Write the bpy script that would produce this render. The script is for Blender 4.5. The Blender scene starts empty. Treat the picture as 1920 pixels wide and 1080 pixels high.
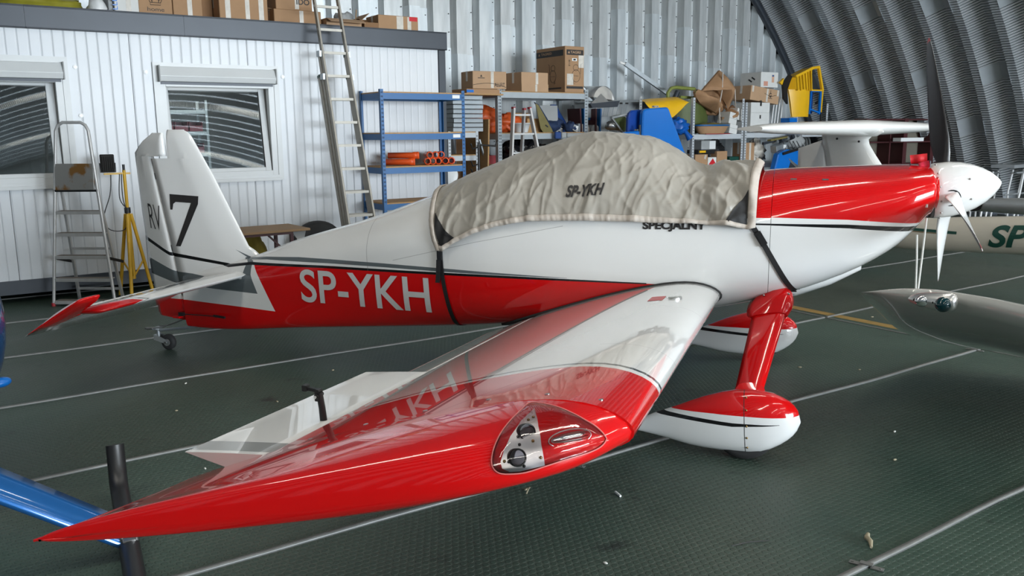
import bpy, bmesh, math, random
from mathutils import Vector, Matrix, Euler

S = bpy.context.scene
COL = S.collection
random.seed(7)
PI = math.pi
def R(d): return math.radians(d)

# ------------------------------------------------------------------ camera, world, lights, exposure
cam_d = bpy.data.cameras.new('camera'); cam = bpy.data.objects.new('camera', cam_d); COL.objects.link(cam)
_yaw, _pitch, _roll = -.3188, .1832, -.0089
_f = Vector((math.sin(_yaw)*math.cos(_pitch), math.cos(_yaw)*math.cos(_pitch), -math.sin(_pitch)))
_r = Vector((math.cos(_yaw), -math.sin(_yaw), 0)); _u = _r.cross(_f)
_r2 = math.cos(_roll)*_r + math.sin(_roll)*_u; _u2 = -math.sin(_roll)*_r + math.cos(_roll)*_u
_m = Matrix((_r2, _u2, -_f)).transposed().to_4x4(); _m.translation = (.1813, -5.5921, 1.7626)
cam.matrix_world = _m
cam_d.sensor_width = 36; cam_d.lens = 1576.723 / 1920 * 36; cam_d.clip_start = .05; cam_d.clip_end = 200
S.camera = cam
S.view_settings.view_transform = 'Standard'; S.view_settings.look = 'None'
S.view_settings.gamma = 1; S.view_settings.use_curve_mapping = False
S.view_settings.exposure = 0.08

W = bpy.data.worlds.new('world'); S.world = W; W.use_nodes = True
W.node_tree.nodes['Background'].inputs[0].default_value = (.62, .74, .95, 1)
W.node_tree.nodes['Background'].inputs[1].default_value = 0.6

# hangar frame: s along the end wall (rightwards), m metres in front of the end wall, z up
WY = .9129; HD = Vector((math.cos(WY), math.sin(WY), 0)); HN = Vector((math.sin(WY), -math.cos(WY), 0)); HK = -9.194
def hang(s, m, z=0.0): return HD*s + HN*(HK + m) + Vector((0, 0, z))
ARC_S, ARC_Z, ARC_R, HLEN = 2.0, -4.474, 12.533, 30.0

def area(name, loc, target, sx, sy, power, color):
    d = bpy.data.lights.new(name, 'AREA'); d.shape = 'RECTANGLE'; d.size = sx; d.size_y = sy
    d.energy = power; d.color = color
    o = bpy.data.objects.new(name, d); COL.objects.link(o); o.location = loc
    o.rotation_euler = (Vector(target) - Vector(loc)).to_track_quat('-Z', 'Y').to_euler()
    return o
# daylight entering through the open hangar door behind the photographer
area('door_daylight', hang(5.0, HLEN - .25, 2.6), hang(5.0, 0, 1.6), 13.0, 4.8, 5800, (.84, .93, 1.0))

# ------------------------------------------------------------------ mesh builder
class MB:
    def __init__(self): self.v = []; self.f = []; self.mi = []; self.sm = []
    def add(self, vs, fs, mi=0, smooth=False):
        o = len(self.v); self.v += [tuple(p) for p in vs]
        for f in fs: self.f.append(tuple(i + o for i in f)); self.mi.append(mi); self.sm.append(smooth)
        return self
    def box(self, c, s, rot=None, mi=0):
        hx, hy, hz = s[0]/2, s[1]/2, s[2]/2
        vs = [Vector((x, y, z)) for x in (-hx, hx) for y in (-hy, hy) for z in (-hz, hz)]
        if rot is not None:
            q = rot if isinstance(rot, Matrix) else Euler(rot).to_matrix()
            vs = [q @ p for p in vs]
        c = Vector(c)
        return self.add([p + c for p in vs], [(0,1,3,2),(4,6,7,5),(0,4,5,1),(2,3,7,6),(0,2,6,4),(1,5,7,3)], mi)
    def bb(self, a, b, mi=0):
        """axis box from corner a to corner b"""
        return self.box([(a[i]+b[i])/2 for i in range(3)], [abs(a[i]-b[i]) for i in range(3)], None, mi)
    def bar(self, p0, p1, w, h, up=(0,0,1), mi=0):
        """rectangular bar from p0 to p1"""
        p0, p1 = Vector(p0), Vector(p1); d = (p1-p0); L = d.length; d.normalize()
        up = Vector(up); side = d.cross(up)
        if side.length < 1e-4: side = d.cross(Vector((1,0,0)))
        side.normalize(); u = side.cross(d).normalized()
        q = Matrix((d, side, u)).transposed()
        return self.box((p0+p1)/2, (L, w, h), q, mi)
    def tube(self, pts, r, seg=8, caps=True, mi=0, smooth=True, closed=False):
        pts = [Vector(p) for p in pts]; n = len(pts); rings = []
        rs = r if isinstance(r, (list, tuple)) else [r]*n
        prev = None
        for i, p in enumerate(pts):
            a = pts[(i-1) % n] if (i or closed) else p; b = pts[(i+1) % n] if (i < n-1 or closed) else p
            d = (b - a).normalized()
            if prev is None:
                x = d.orthogonal().normalized()
            else:
                x = (prev - d*prev.dot(d)); x = x.normalized() if x.length > 1e-6 else d.orthogonal().normalized()
            prev = x; y = d.cross(x)
            rings.append([p + (x*math.cos(2*PI*k/seg) + y*math.sin(2*PI*k/seg))*rs[i] for k in range(seg)])
        return self.loft(rings, caps=caps and not closed, mi=mi, smooth=smooth, wrap=closed)
    def cyl(self, p0, p1, r0, r1=None, seg=12, caps=True, mi=0, smooth=True):
        return self.tube([p0, p1], [r0, r0 if r1 is None else r1], seg, caps, mi, smooth)
    def loft(self, rings, caps=True, mi=0, smooth=True, wrap=False, close=True, mifun=None):
        n = len(rings[0]); vs = [p for r in rings for p in r]; fs = []
        o = len(self.v); self.v += [tuple(p) for p in vs]
        m = len(rings)
        for i in range(m if wrap else m-1):
            j = (i+1) % m
            for k in range(n if close else n-1):
                l = (k+1) % n
                self.f.append((o+i*n+k, o+i*n+l, o+j*n+l, o+j*n+k))
                self.mi.append(mifun(i, k) if mifun else mi); self.sm.append(smooth)
        if caps and not wrap and close:
            for r, rev in ((rings[0], True), (rings[-1], False)):      # caps get vertices of their own, so that shading stays crisp
                c = len(self.v); self.v += [tuple(p) for p in r]; ids = range(c, c+n)
                self.f.append(tuple(reversed(ids)) if rev else tuple(ids)); self.mi.append(mi); self.sm.append(False)
        return self
    def lathe(self, prof, c=(0,0,0), axis=(0,0,1), seg=20, mi=0, smooth=True, caps=False):
        """prof: (r, h) pairs; revolved about axis through c"""
        a = Vector(axis).normalized(); x = a.orthogonal().normalized(); y = a.cross(x); c = Vector(c)
        return self.loft([[c + a*h + (x*math.cos(2*PI*k/seg) + y*math.sin(2*PI*k/seg))*r for k in range(seg)] for r, h in prof], caps=caps, mi=mi, smooth=smooth)
    def sphere(self, c, r, seg=12, rings=7, mi=0, sc=(1,1,1)):
        c = Vector(c); rr = []
        for i in range(rings+1):
            t = PI*i/rings; q = max(math.sin(t), .001)
            rr.append([c + Vector((q*math.cos(2*PI*k/seg)*r*sc[0], q*math.sin(2*PI*k/seg)*r*sc[1], -math.cos(t)*r*sc[2])) for k in range(seg)])
        return self.loft(rr, caps=False, mi=mi)
    def prism(self, poly, off, mi=0, smooth=False):
        """poly: 3-D points of a planar outline, extruded by vector off"""
        off = Vector(off); n = len(poly); a = [Vector(p) for p in poly]; b = [p+off for p in a]
        fs = [tuple(reversed(range(n))), tuple(range(n, 2*n))] + [(k, (k+1) % n, n+(k+1) % n, n+k) for k in range(n)]
        return self.add(a+b, fs, mi, smooth)
    def quad(self, a, b, c, d, mi=0): return self.add([a, b, c, d], [(0,1,2,3)], mi)
    def mesh(self, name, mats):
        me = bpy.data.meshes.new(name); me.from_pydata(self.v, [], self.f)
        for m in (mats if isinstance(mats, (list, tuple)) else [mats]): me.materials.append(m)
        me.polygons.foreach_set('material_index', self.mi); me.polygons.foreach_set('use_smooth', self.sm)
        me.update(); return me
    def build(self, name, mats, parent=None, bevel=0, fix=True):
        me = self.mesh(name, mats)
        if fix or bevel:
            bm = bmesh.new(); bm.from_mesh(me)
            if bevel:
                bmesh.ops.remove_doubles(bm, verts=bm.verts, dist=1e-5)
                ed = [e for e in bm.edges if len(e.link_faces) == 2 and e.calc_face_angle(0) > .6]
                bmesh.ops.bevel(bm, geom=ed, offset=bevel, segments=1, affect='EDGES', clamp_overlap=True)
            bmesh.ops.recalc_face_normals(bm, faces=bm.faces); bm.to_mesh(me); bm.free()
        o = bpy.data.objects.new(name, me); COL.objects.link(o)
        if parent is not None: o.parent = parent
        return o

def refine2d(vs, fs, sx, sy):
    """cut a flat 2-D mesh along a grid so that it can follow a curved surface"""
    bm = bmesh.new(); bv = [bm.verts.new((a, b, 0)) for a, b in vs]
    for f in fs:
        try: bm.faces.new([bv[i] for i in f])
        except ValueError: pass
    x0, x1 = min(v[0] for v in vs), max(v[0] for v in vs); y0, y1 = min(v[1] for v in vs), max(v[1] for v in vs)
    for lo, hi, st, ax in ((x0, x1, sx, 0), (y0, y1, sy, 1)):
        n = int((hi-lo)/st)
        for i in range(1, n+1):
            c = lo + (hi-lo)*i/(n+1); co = (c,0,0) if ax == 0 else (0,c,0); no = (1,0,0) if ax == 0 else (0,1,0)
            bmesh.ops.bisect_plane(bm, geom=bm.verts[:]+bm.edges[:]+bm.faces[:], plane_co=co, plane_no=no, dist=1e-6)
    bmesh.ops.triangulate(bm, faces=bm.faces)
    bm.verts.index_update(); out = [(v.co.x, v.co.y) for v in bm.verts]; of = [tuple(v.index for v in f.verts) for f in bm.faces]; bm.free()
    return out, of
def tag(o, label=None, cat=None, group=None, kind=None):
    if label: o['label'] = label
    if cat: o['category'] = cat
    if group: o['group'] = group
    if kind: o['kind'] = kind
    return o
def thing(name, label, cat, loc=(0,0,0), rz=0.0, group=None, rot=None):
    o = bpy.data.objects.new(name, None); COL.objects.link(o); o.empty_display_size = .1
    o.location = loc; o.rotation_euler = rot if rot is not None else (0, 0, rz)
    return tag(o, label, cat, group)
def hthing(name, label, cat, s, m, z=0.0, turn=0.0, group=None):
    """a thing standing in the hangar frame: local x runs right along the wall, local y away towards the wall"""
    return thing(name, label, cat, hang(s, m, z), WY + R(turn), group)
def copy_tree(o, parent=None):
    c = o.copy(); COL.objects.link(c)
    if parent is not None: c.parent = parent
    for ch in list(o.children): copy_tree(ch, c)
    return c
def dup_mesh(name, me, parent, M=None):
    o = bpy.data.objects.new(name, me); COL.objects.link(o)
    if parent is not None: o.parent = parent
    if M is not None: o.matrix_local = M
    return o

# ------------------------------------------------------------------ node expressions and materials
class X:
    """a scalar node socket with arithmetic"""
    def __init__(s, nt, sock): s.nt = nt; s.k = sock
    def _op(s, op, *a):
        n = s.nt.nodes.new('ShaderNodeMath'); n.operation = op
        for i, q in enumerate((s,) + a):
            if isinstance(q, X): s.nt.links.new(q.k, n.inputs[i])
            else: n.inputs[i].default_value = q
        return X(s.nt, n.outputs[0])
    def __add__(s, o): return s._op('ADD', o)
    __radd__ = __add__
    def __sub__(s, o): return s._op('SUBTRACT', o)
    def __rsub__(s, o): return (s * -1) + o
    def __mul__(s, o): return s._op('MULTIPLY', o)
    __rmul__ = __mul__
    def __truediv__(s, o): return s._op('DIVIDE', o)
    def gt(s, o): return s._op('GREATER_THAN', o)
    def lt(s, o): return s._op('LESS_THAN', o)
    def mx(s, o): return s._op('MAXIMUM', o)
    def mn(s, o): return s._op('MINIMUM', o)
    def ab(s): return s._op('ABSOLUTE')
    def fl(s): return s._op('FLOOR')
    def fr(s): return s._op('FRACT')
    def sq(s): return s._op('SQRT')
    def sin(s): return s._op('SINE')
    def clampf(s, a, b): return s.mx(a).mn(b)
    def inv(s): return 1 - s
    def poly(s, pts):
        """piecewise linear function of this socket through (x, y) pairs"""
        out = None
        for (a, b), (c, e) in zip(pts, pts[1:]):
            t = (s.clampf(a, c) - a) * ((e - b) / (c - a))
            out = t if out is None else out + t
        return out + pts[0][1]

class Mat:
    def __init__(s, name, color=(.5,.5,.5), rough=.5, metal=0.0, spec=.5):
        s.m = bpy.data.materials.new(name); s.m.use_nodes = True; s.nt = s.m.node_tree
        s.b = s.nt.nodes['Principled BSDF']
        s.b.inputs['Base Color'].default_value = (*color, 1); s.b.inputs['Roughness'].default_value = rough
        s.b.inputs['Metallic'].default_value = metal; s.b.inputs['Specular IOR Level'].default_value = spec
        s.col = color
    def coord(s, kind='Object'):
        n = s.nt.nodes.new('ShaderNodeTexCoord'); q = s.nt.nodes.new('ShaderNodeSeparateXYZ')
        s.nt.links.new(n.outputs[kind], q.inputs[0]); s.vec = n.outputs[kind]
        return [X(s.nt, q.outputs[i]) for i in range(3)]
    def noise(s, scale=5.0, detail=3.0, vec=None, stretch=None, rough=.5):
        n = s.nt.nodes.new('ShaderNodeTexNoise'); n.inputs['Scale'].default_value = scale; n.inputs['Detail'].default_value = detail
        n.inputs['Roughness'].default_value = rough
        if vec is None:
            if not hasattr(s, 'vec'): s.coord()
            vec = s.vec
        if stretch:
            mp = s.nt.nodes.new('ShaderNodeMapping'); mp.inputs['Scale'].default_value = stretch
            s.nt.links.new(vec, mp.inputs[0]); vec = mp.outputs[0]
        s.nt.links.new(vec, n.inputs['Vector']); return X(s.nt, n.outputs['Fac'])
    def mix(s, fac, a, b):
        """colour mix; a, b: rgb tuples or sockets; fac X or float"""
        n = s.nt.nodes.new('ShaderNodeMix'); n.data_type = 'RGBA'
        if isinstance(fac, X): s.nt.links.new(fac.k, n.inputs[0])
        else: n.inputs[0].default_value = fac
        for i, q in ((6, a), (7, b)):
            if isinstance(q, tuple): n.inputs[i].default_value = (*q[:3], 1)
            else: s.nt.links.new(q, n.inputs[i])
        return n.outputs[2]
    def color(s, sock): s.nt.links.new(sock, s.b.inputs['Base Color']); return s
    def rough(s, x): s.nt.links.new(x.k, s.b.inputs['Roughness']); return s
    def bump(s, h, strength=.3, dist=.01):
        n = s.nt.nodes.new('ShaderNodeBump'); n.inputs['Strength'].default_value = strength; n.inputs['Distance'].default_value = dist
        s.nt.links.new(h.k, n.inputs['Height']); s.nt.links.new(n.outputs[0], s.b.inputs['Normal']); return s
    def coat(s, w=1.0, r=.03):
        s.b.inputs['Specular IOR Level'].default_value = .12; s.b.inputs['Coat Weight'].default_value = w; s.b.inputs['Coat Roughness'].default_value = r; return s

def flat(name, color, rough=.5, metal=0.0, var=.12, scale=6.0, bump=0.0, spec=.5, stretch=None):
    """plain material with gentle procedural colour variation"""
    q = Mat(name, color, rough, metal, spec)
    nz = q.noise(scale, 4, stretch=stretch)
    q.color(q.mix(nz, tuple(c*(1-var) for c in color), tuple(min(1, c*(1+var)) for c in color)))
    if bump: q.bump(nz, bump, .01)
    return q.m

WHITE = (.75, .755, .75); RED = (.60, .003, .004)
def lerp(x, pts):
    """piecewise linear through (x, y) pairs in rising x"""
    if x <= pts[0][0]: return pts[0][1]
    for (a, b), (c, e) in zip(pts, pts[1:]):
        if x <= c: return b + (e - b) * (x - a) / (c - a)
    return pts[-1][1]

def smooth(x, pts):
    """monotone-ish cubic (finite difference tangents) through pairs"""
    n = len(pts)
    if x <= pts[0][0]: return pts[0][1]
    if x >= pts[-1][0]: return pts[-1][1]
    for i in range(n - 1):
        if x <= pts[i + 1][0]: break
    def tan(k):
        if k == 0 or k == n - 1:
            a, b = (0, 1) if k == 0 else (n - 2, n - 1)
            return (pts[b][1] - pts[a][1]) / (pts[b][0] - pts[a][0])
        d0 = (pts[k][1] - pts[k-1][1]) / (pts[k][0] - pts[k-1][0])
        d1 = (pts[k+1][1] - pts[k][1]) / (pts[k+1][0] - pts[k][0])
        return 0 if d0 * d1 <= 0 else 2 * d0 * d1 / (d0 + d1)
    (x0, y0), (x1, y1) = pts[i], pts[i + 1]
    h = x1 - x0; t = (x - x0) / h
    return ((2*t**3 - 3*t*t + 1) * y0 + (t**3 - 2*t*t + t) * h * tan(i)
            + (3*t*t - 2*t**3) * y1 + (t**3 - t*t) * h * tan(i + 1))

F_W  = [(-4.45,.045),(-4.2,.09),(-3.8,.15),(-3.0,.275),(-2.2,.43),(-1.6,.52),(-1.0,.555),(-.3,.56),(0,.545),(.4,.50),(.7,.445),(.85,.408),(.95,.355)]
F_T  = [(-4.45,.66),(-4.2,.72),(-3.78,.831),(-3.39,.968),(-2.74,1.155),(-2.265,1.318),(-1.90,1.44),(-1.5,1.585),(-1.25,1.67),(-1.0,1.705),(-.75,1.67),(-.45,1.51),(-.28,1.47),(-.15,1.485),(-.02,1.51),(.42,1.538),(.885,1.55),(.95,1.545)]
F_B  = [(-4.45,.215),(-4.31,.212),(-3.3,.30),(-1.95,.437),(-1.73,.463),(-.5,.63),(-.12,.69),(.268,.79),(.55,.905),(.78,1.05),(.88,1.155),(.95,1.245)]
F_M  = [(-4.45,.50),(-3.8,.62),(-3.0,.80),(-2.2,.98),(-1.2,1.05),(-.3,1.10),(.0,1.17),(.5,1.26),(.85,1.36),(.95,1.40)]
F_NT = [(-4.45,2.2),(-3.4,2.0),(-1.5,2.0),(-.6,2.05),(.0,2.3),(.6,2.45),(.95,2.3)]
F_NB = [(-4.45,3.0),(-3.4,5.0),(-.5,4.8),(.0,3.9),(.4,2.8),(.95,2.1)]

def fus_section(x):
    return (smooth(x, F_W), smooth(x, F_T), smooth(x, F_B), smooth(x, F_M), smooth(x, F_NT), smooth(x, F_NB))

def fus_y(x, z):
    """half width of the fuselage skin at station x, height z"""
    w, t, b, m, nt, nb = fus_section(x)
    if z >= m:
        q = min(1, (z - m) / (t - m)); return w * max(0, 1 - q ** nt) ** (1 / nt)
    q = min(1, (m - z) / (m - b)); return w * max(0, 1 - q ** nb) ** (1 / nb)

def cat(ps, t):
    n = len(ps)-1; k = min(int(t*n), n-1); f = t*n - k
    p = [Vector(ps[max(0, min(n, k+d))]) for d in (-1,0,1,2)]
    return .5*((2*p[1]) + (p[2]-p[0])*f + (2*p[0]-5*p[1]+4*p[2]-p[3])*f*f + (3*p[1]-p[0]-3*p[2]+p[3])*f**3)
M = {}
M['steel']   = flat('galvanised_steel', (.36,.39,.41), .42, .7, .14, 9)
M['shelfsteel'] = flat('grey_shelf_steel', (.36,.40,.43), .45, .1, .12, 9)
M['alu']     = flat('aluminium', (.62,.62,.61), .3, .85, .1, 14)
M['black']   = flat('black_plastic', (.012,.012,.013), .4, 0, .2, 12)
M['rubber']  = flat('black_rubber', (.022,.022,.023), .75, 0, .2, 20)
M['bluepaint'] = flat('blue_shelf_paint', (.006,.105,.30), .42, 0, .12, 8)
M['chip']    = flat('chipboard', (.42,.25,.11), .8, 0, .25, 40)
M['card']    = flat('brown_cardboard', (.38,.225,.12), .8, 0, .10, 7)
M['card2']   = flat('pale_cardboard', (.46,.29,.17), .8, 0, .10, 7)
M['card_dark'] = flat('dark_cardboard', (.25,.135,.065), .85, 0, .12, 7)
M['cardwhite'] = flat('white_cardboard', (.66,.66,.64), .7, 0, .08, 7)
M['ink']     = flat('black_ink', (.02,.018,.018), .6, 0, .1, 7)
M['tape']    = flat('clear_tape', (.62,.58,.52), .15, 0, .25, 18)
M['orangepipe'] = flat('orange_plastic', (.72,.09,.015), .35, 0, .08, 9)
M['tarp']    = flat('orange_tarpaulin', (.62,.10,.02), .45, 0, .2, 9)
M['yellow']  = flat('yellow_paint', (.80,.45,.012), .35, 0, .08, 5)
M['yellowpole'] = flat('yellow_pole_paint', (.62,.36,.02), .4, 0, .1, 12)
M['darkgrey'] = flat('anthracite_metal', (.034,.041,.053), .4, .2, .15, 3)
M['wood']    = flat('worn_wood', (.30,.19,.10), .7, 0, .25, 6, stretch=(1,8,8))
M['white']   = flat('white_plastic', (.76,.77,.77), .35, 0, .05, 4)
M['offwhite'] = flat('window_frame_white', (.60,.62,.625), .35, 0, .05, 4)
M['blueplane'] = flat('bright_blue_paint', (.004,.15,.55), .3, 0, .08, 3)
M['navy']    = flat('navy_fabric', (.012,.03,.085), .75, 0, .3, 20)
M['blueseat'] = flat('blue_vinyl', (.012,.055,.22), .45, 0, .25, 7)
M['olive']   = flat('olive_green_paint', (.075,.10,.022), .55, 0, .3, 6)
M['khaki']   = flat('khaki_panel', (.17,.14,.04), .6, 0, .25, 7)
M['greypanel'] = flat('grey_panel', (.33,.34,.34), .6, 0, .1, 4)
M['paper']   = flat('kraft_paper', (.36,.20,.10), .75, 0, .15, 8)
M['bluebag'] = flat('blue_plastic_bag', (.005,.10,.42), .3, 0, .3, 14)
M['maroon']  = flat('maroon_board', (.055,.008,.010), .5, 0, .15, 6)
M['beigeboard'] = flat('beige_board', (.15,.135,.105), .7, 0, .1, 4)
M['brass']   = flat('brass_screw', (.35,.24,.10), .35, .9, .2, 20)
M['screw']   = flat('steel_screw', (.35,.34,.33), .3, .9, .2, 20)
M['dark']    = flat('dark_interior', (.012,.011,.010), .8, 0, .3, 6)
M['redflag'] = flat('red_fabric_flag', (.55,.004,.012), .6, 0, .12, 15)
M['cord']    = flat('white_cord', (.62,.62,.58), .7, 0, .1, 30)
M['webbing'] = flat('black_webbing', (.008,.008,.009), .65, 0, .3, 90)
M['hem']     = flat('beige_cover_hem', (.50,.45,.40), .7, 0, .14, 26)
M['redbin']  = flat('red_plastic_bin', (.35,.02,.03), .4, 0, .15, 6)
M['chrome']  = flat('polished_metal', (.72,.72,.72), .12, 1, .08, 9)
M['gwhite']  = Mat('glider_gelcoat', (.68,.68,.65), .3).coat(.6, .08).m
M['greylid'] = flat('grey_wing_paint', (.40,.40,.38), .4, 0, .06, 3)
M['darkgreen'] = flat('dark_green_lettering', (.006,.055,.04), .4, 0, .1, 4)
M['paleshelf'] = flat('pale_shelf_steel', (.50,.53,.56), .45, .05, .1, 6)
M['winggrey'] = flat('silver_painted_alloy', (.42,.44,.45), .35, .5, .1, 5)
# ================================================================== SETTING
HROT = (0, 0, WY)
def hobj(o):
    o.location = hang(0, 0, 0); o.rotation_euler = HROT; return o
def H(s, m, z=0.0): return (s, -m, z)          # local coordinates of anything placed with hobj()

# ---- floor: dimpled green mats between metal joint rails
fm = Mat('green_dimpled_mat', (.05,.08,.065), .5)
x, y, z = fm.coord()
p_ = .036
row = y * (1/(p_*.866)); rf = row.fl(); odd = (rf*.5).fr()
fx = (x*(1/p_) + odd).fr() - .5; fy = (row.fr() - .5) * .866
dd = (fx*fx + fy*fy).sq()
disc = ((.40 - dd) * 14).clampf(0, 1)
ring = (1 - ((dd - .39).ab() * 22)).clampf(0, 1)
dirt = fm.noise(1.3, 6, rough=.65); dirt2 = fm.noise(9, 5, rough=.7); blot = fm.noise(.35, 3)
dark = fm.noise(.9, 2, stretch=(1, 1, 1))
c1 = fm.mix(((dirt - .35)*2.2).clampf(0, 1), (.032,.066,.050), (.072,.114,.090))
c2 = fm.mix(((blot - .45)*3).clampf(0, .55), c1, (.072,.070,.052))
c3 = fm.mix(disc * .42, c2, (.028,.062,.046))
c4 = fm.mix(ring * ((dirt2 - .35)*2).clampf(0, 1) * .8, c3, (.16,.15,.125))
c5 = fm.mix(((fm.noise(3.2, 4) - .66)*9).clampf(0, .8), c4, (.012,.017,.015))
fm.color(c5)
fm.rough((dirt*.35 + .30))
fm.bump(disc + dirt2*.25, .8, .006)
flo = MB().bb(H(-14, -1, -.12), H(16, HLEN + 6, -.016)).build('floor', M['dark'])
hobj(flo); tag(flo, kind='structure')
rails_m = [2.10, 3.52, 4.99, 6.45, 7.94, 9.40, 10.93, 12.42, 13.9]
edges_m = [-.3, .63] + rails_m + [15.4, 16.9, 18.4, 19.9, 21.4, 22.9, 24.4, 26.0, 28.0, 30.2]
edges_s = [-13.5, 2.53, 8.70, 14.4]
for i in range(len(edges_m)-1):
    for j in range(len(edges_s)-1):
        g = .006
        a, b = edges_s[j]+g, edges_s[j+1]-g; c, d = edges_m[i]+g, edges_m[i+1]-g
        MB().bb(H(a, c, -.014), H(b, d, 0)).build('floor_mat', fm.m, flo)
rmat = flat('dull_zinc_rail', (.20,.205,.20), .5, .4, .3, 12)
for k, m in enumerate(rails_m):
    for j in range(0, len(edges_s)-1):
        a, b = edges_s[j]+.02, edges_s[j+1]-.02
        n = int((b-a)*4); pts = []
        for t in range(n+1):
            s = a + (b-a)*t/n
            wob = .010*math.sin(s*1.9+k) + .006*math.sin(s*4.3+2*k)
            pts.append(Vector(H(s, m + wob, 0)))
        rings = [[p + Vector((0, -.016, .000)), p + Vector((0, -.010, .011)), p + Vector((0, .010, .011)), p + Vector((0, .016, .000))] for p in pts]
        MB().loft(rings, caps=True).build('floor_rail', rmat, flo)
for k, s in enumerate(edges_s[1:3]):
    MB().bb(H(s-.012, .6, 0), H(s+.012, 15, .005)).build('floor_rail', rmat, flo)
def clip(s, m, a):
    c = MB()
    for sg in (-1, 1): c.box((0, sg*.042, .004), (.026, .05, .004), None)
    c.box((0, 0, .0135), (.026, .05, .004)); c.cyl((0,.055,.004),(0,.055,.009), .006, seg=8); c.cyl((0,-.055,.004),(0,-.055,.009), .006, seg=8)
    o = c.build('rail_clip', rmat, flo); o.location = H(s, m, 0); o.rotation_euler = (0, 0, R(a))
clip(-1.66, 9.40, 25); clip(-1.34, 10.93, 20); clip(2.45, 9.40, 10); clip(-2.9, 10.93, 30)
yl = flat('worn_yellow_floor_paint', (.30,.19,.05), .6, 0, .35, 9)
MB().bb(H(2.63, 6.5, 0), H(2.745, 9.38, .0015)).build('painted_line', yl, flo)
MB().bb(H(2.63, 9.43, 0), H(2.745, 10.9, .0015)).build('painted_line', yl, flo)
cover = MB().bb(H(2.86, 9.55, .0), H(3.02, 9.75, .004)); cover.bb(H(3.04, 9.5, .0), H(3.5, 9.8, .003))
cover.build('metal_cover_plate', rmat, flo)

# ---- end wall of trapezoidal steel sheets
sh = Mat('zinc_wall_sheet', (.50,.53,.55), .38, .35)
x, y, z = sh.coord(); n1 = sh.noise(2.2, 5, stretch=(3, 3, .6)); n2 = sh.noise(14, 4, stretch=(4, 4, .3))
sh.color(sh.mix(((n1 - .3)*1.6 + n2*.25).clampf(0, 1), (.50,.54,.56), (.80,.83,.84)))
sh2 = Mat('weathered_wall_sheet', (.55,.54,.52), .42, .4)
x, y, z = sh2.coord(); n1 = sh2.noise(3, 5, stretch=(3, 3, .5)); sh2.color(sh2.mix(((n1-.3)*1.8).clampf(0, 1), (.48,.495,.495), (.72,.735,.73)))
wb = MB().bb(H(-9.9, -.30, -.1), H(13.9, -.34, 8.3)).build('wall_back', M['steel']); hobj(wb); tag(wb, kind='structure')
PIT = .447; DEP = .17
def arc_z(s, r=ARC_R):
    q = r*r - (s-ARC_S)**2
    return ARC_Z + math.sqrt(q) if q > 0 else -1
def sheet(s0, z0, z1f, off):
    prof = [(0, -DEP), (.03, 0), (.225, 0), (.265, -DEP), (PIT+.012, -DEP)]
    lo = [H(s0+a, b+off, z0) for a, b in prof]; hi = [H(s0+a, b+off, z1f(s0+a)) for a, b in prof]
    m = MB(); n = len(prof)
    m.add(lo+hi, [(k, k+1, n+k+1, n+k) for k in range(n-1)]); return m
bolts = MB()
rs = random.Random(3)
k = 0; s = -9.4
s = 7.222 - PIT*37
while s < 13.3:
    zt = min(arc_z(s), arc_z(s+PIT))
    lap = [3.02, 3.95, 3.55, 4.15, 3.35, 3.70, 3.20][k % 7] + rs.uniform(-.15, .15)
    top = lambda q: max(.3, arc_z(q) - .02)
    if zt > lap + .2:
        sheet(s, 0, lambda q: lap, .0).build('wall_sheet', sh.m, wb)
        sheet(s, lap-.15, top, -.012).build('wall_sheet', sh2.m, wb)
    elif zt > .3:
        sheet(s, 0, top, .0).build('wall_sheet', sh.m, wb)
    if s > 1:
        q = 1.0
        while q < min(zt, 6):
            bolts.box(H(s-.035, -DEP+.006, q + .05*(k % 3)), (.014, .014, .014)); q += .30
    s += PIT; k += 1
bo = bolts.build('bolt_heads', M['dark'], wb, fix=False); bo['kind'] = 'stuff'

# ---- arched roof of crimped steel troughs
def steel_arch(name, lo, hi, rgh):
    q = Mat(name, lo, rgh, .55)
    x, y, z = q.coord()
    n = q.nt.nodes.new('ShaderNodeMath'); n.operation = 'ARCTAN2'
    dx = x - ARC_S; dz = z - ARC_Z
    q.nt.links.new(dx.k, n.inputs[0]); q.nt.links.new(dz.k, n.inputs[1])
    wave = (X(q.nt, n.outputs[0]) * (ARC_R * 2*PI / .052)).sin()
    nz = q.noise(1.6, 4)
    q.color(q.mix(nz, lo, hi)); q.bump(wave, 1.0, .016); q.b.inputs['Metallic'].default_value = .35; return q.m
arch_m = steel_arch('crimped_roof_steel', (.42,.45,.48), (.66,.69,.72), .4)
plate_m = flat('roof_joint_plate', (.42,.45,.48), .42, .35, .12, 5)
ce = MB()
TH = math.acos(-ARC_Z / ARC_R)
def ap(th, r, m): return H(ARC_S + r*math.sin(th), m, ARC_Z + r*math.cos(th))
N = 40
rg = [[ap(-TH + 2*TH*i/N, ARC_R + .32, -.35), ap(-TH + 2*TH*i/N, ARC_R + .32, HLEN + .35)] for i in range(N+1)]
for i in range(N): ce.quad(rg[i][0], rg[i][1], rg[i+1][1], rg[i+1][0])
ce = ce.build('ceiling', M['darkgrey'], fix=False); hobj(ce); tag(ce, kind='structure')
PER = .675; M0 = .30 - .30
prof = [(0, 0), (.11, 0), (.38, .22), (.58, .22), (.635, 0), (.675, 0)]      # (along m, outward)
sky_k = (13, 22, 30, 38)
sky = Mat('translucent_roof_panel', (.8,.72,.55), .5); sky.b.inputs['Emission Color'].default_value = (1,.94,.83,1); sky.b.inputs['Emission Strength'].default_value = 24.0
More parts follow.
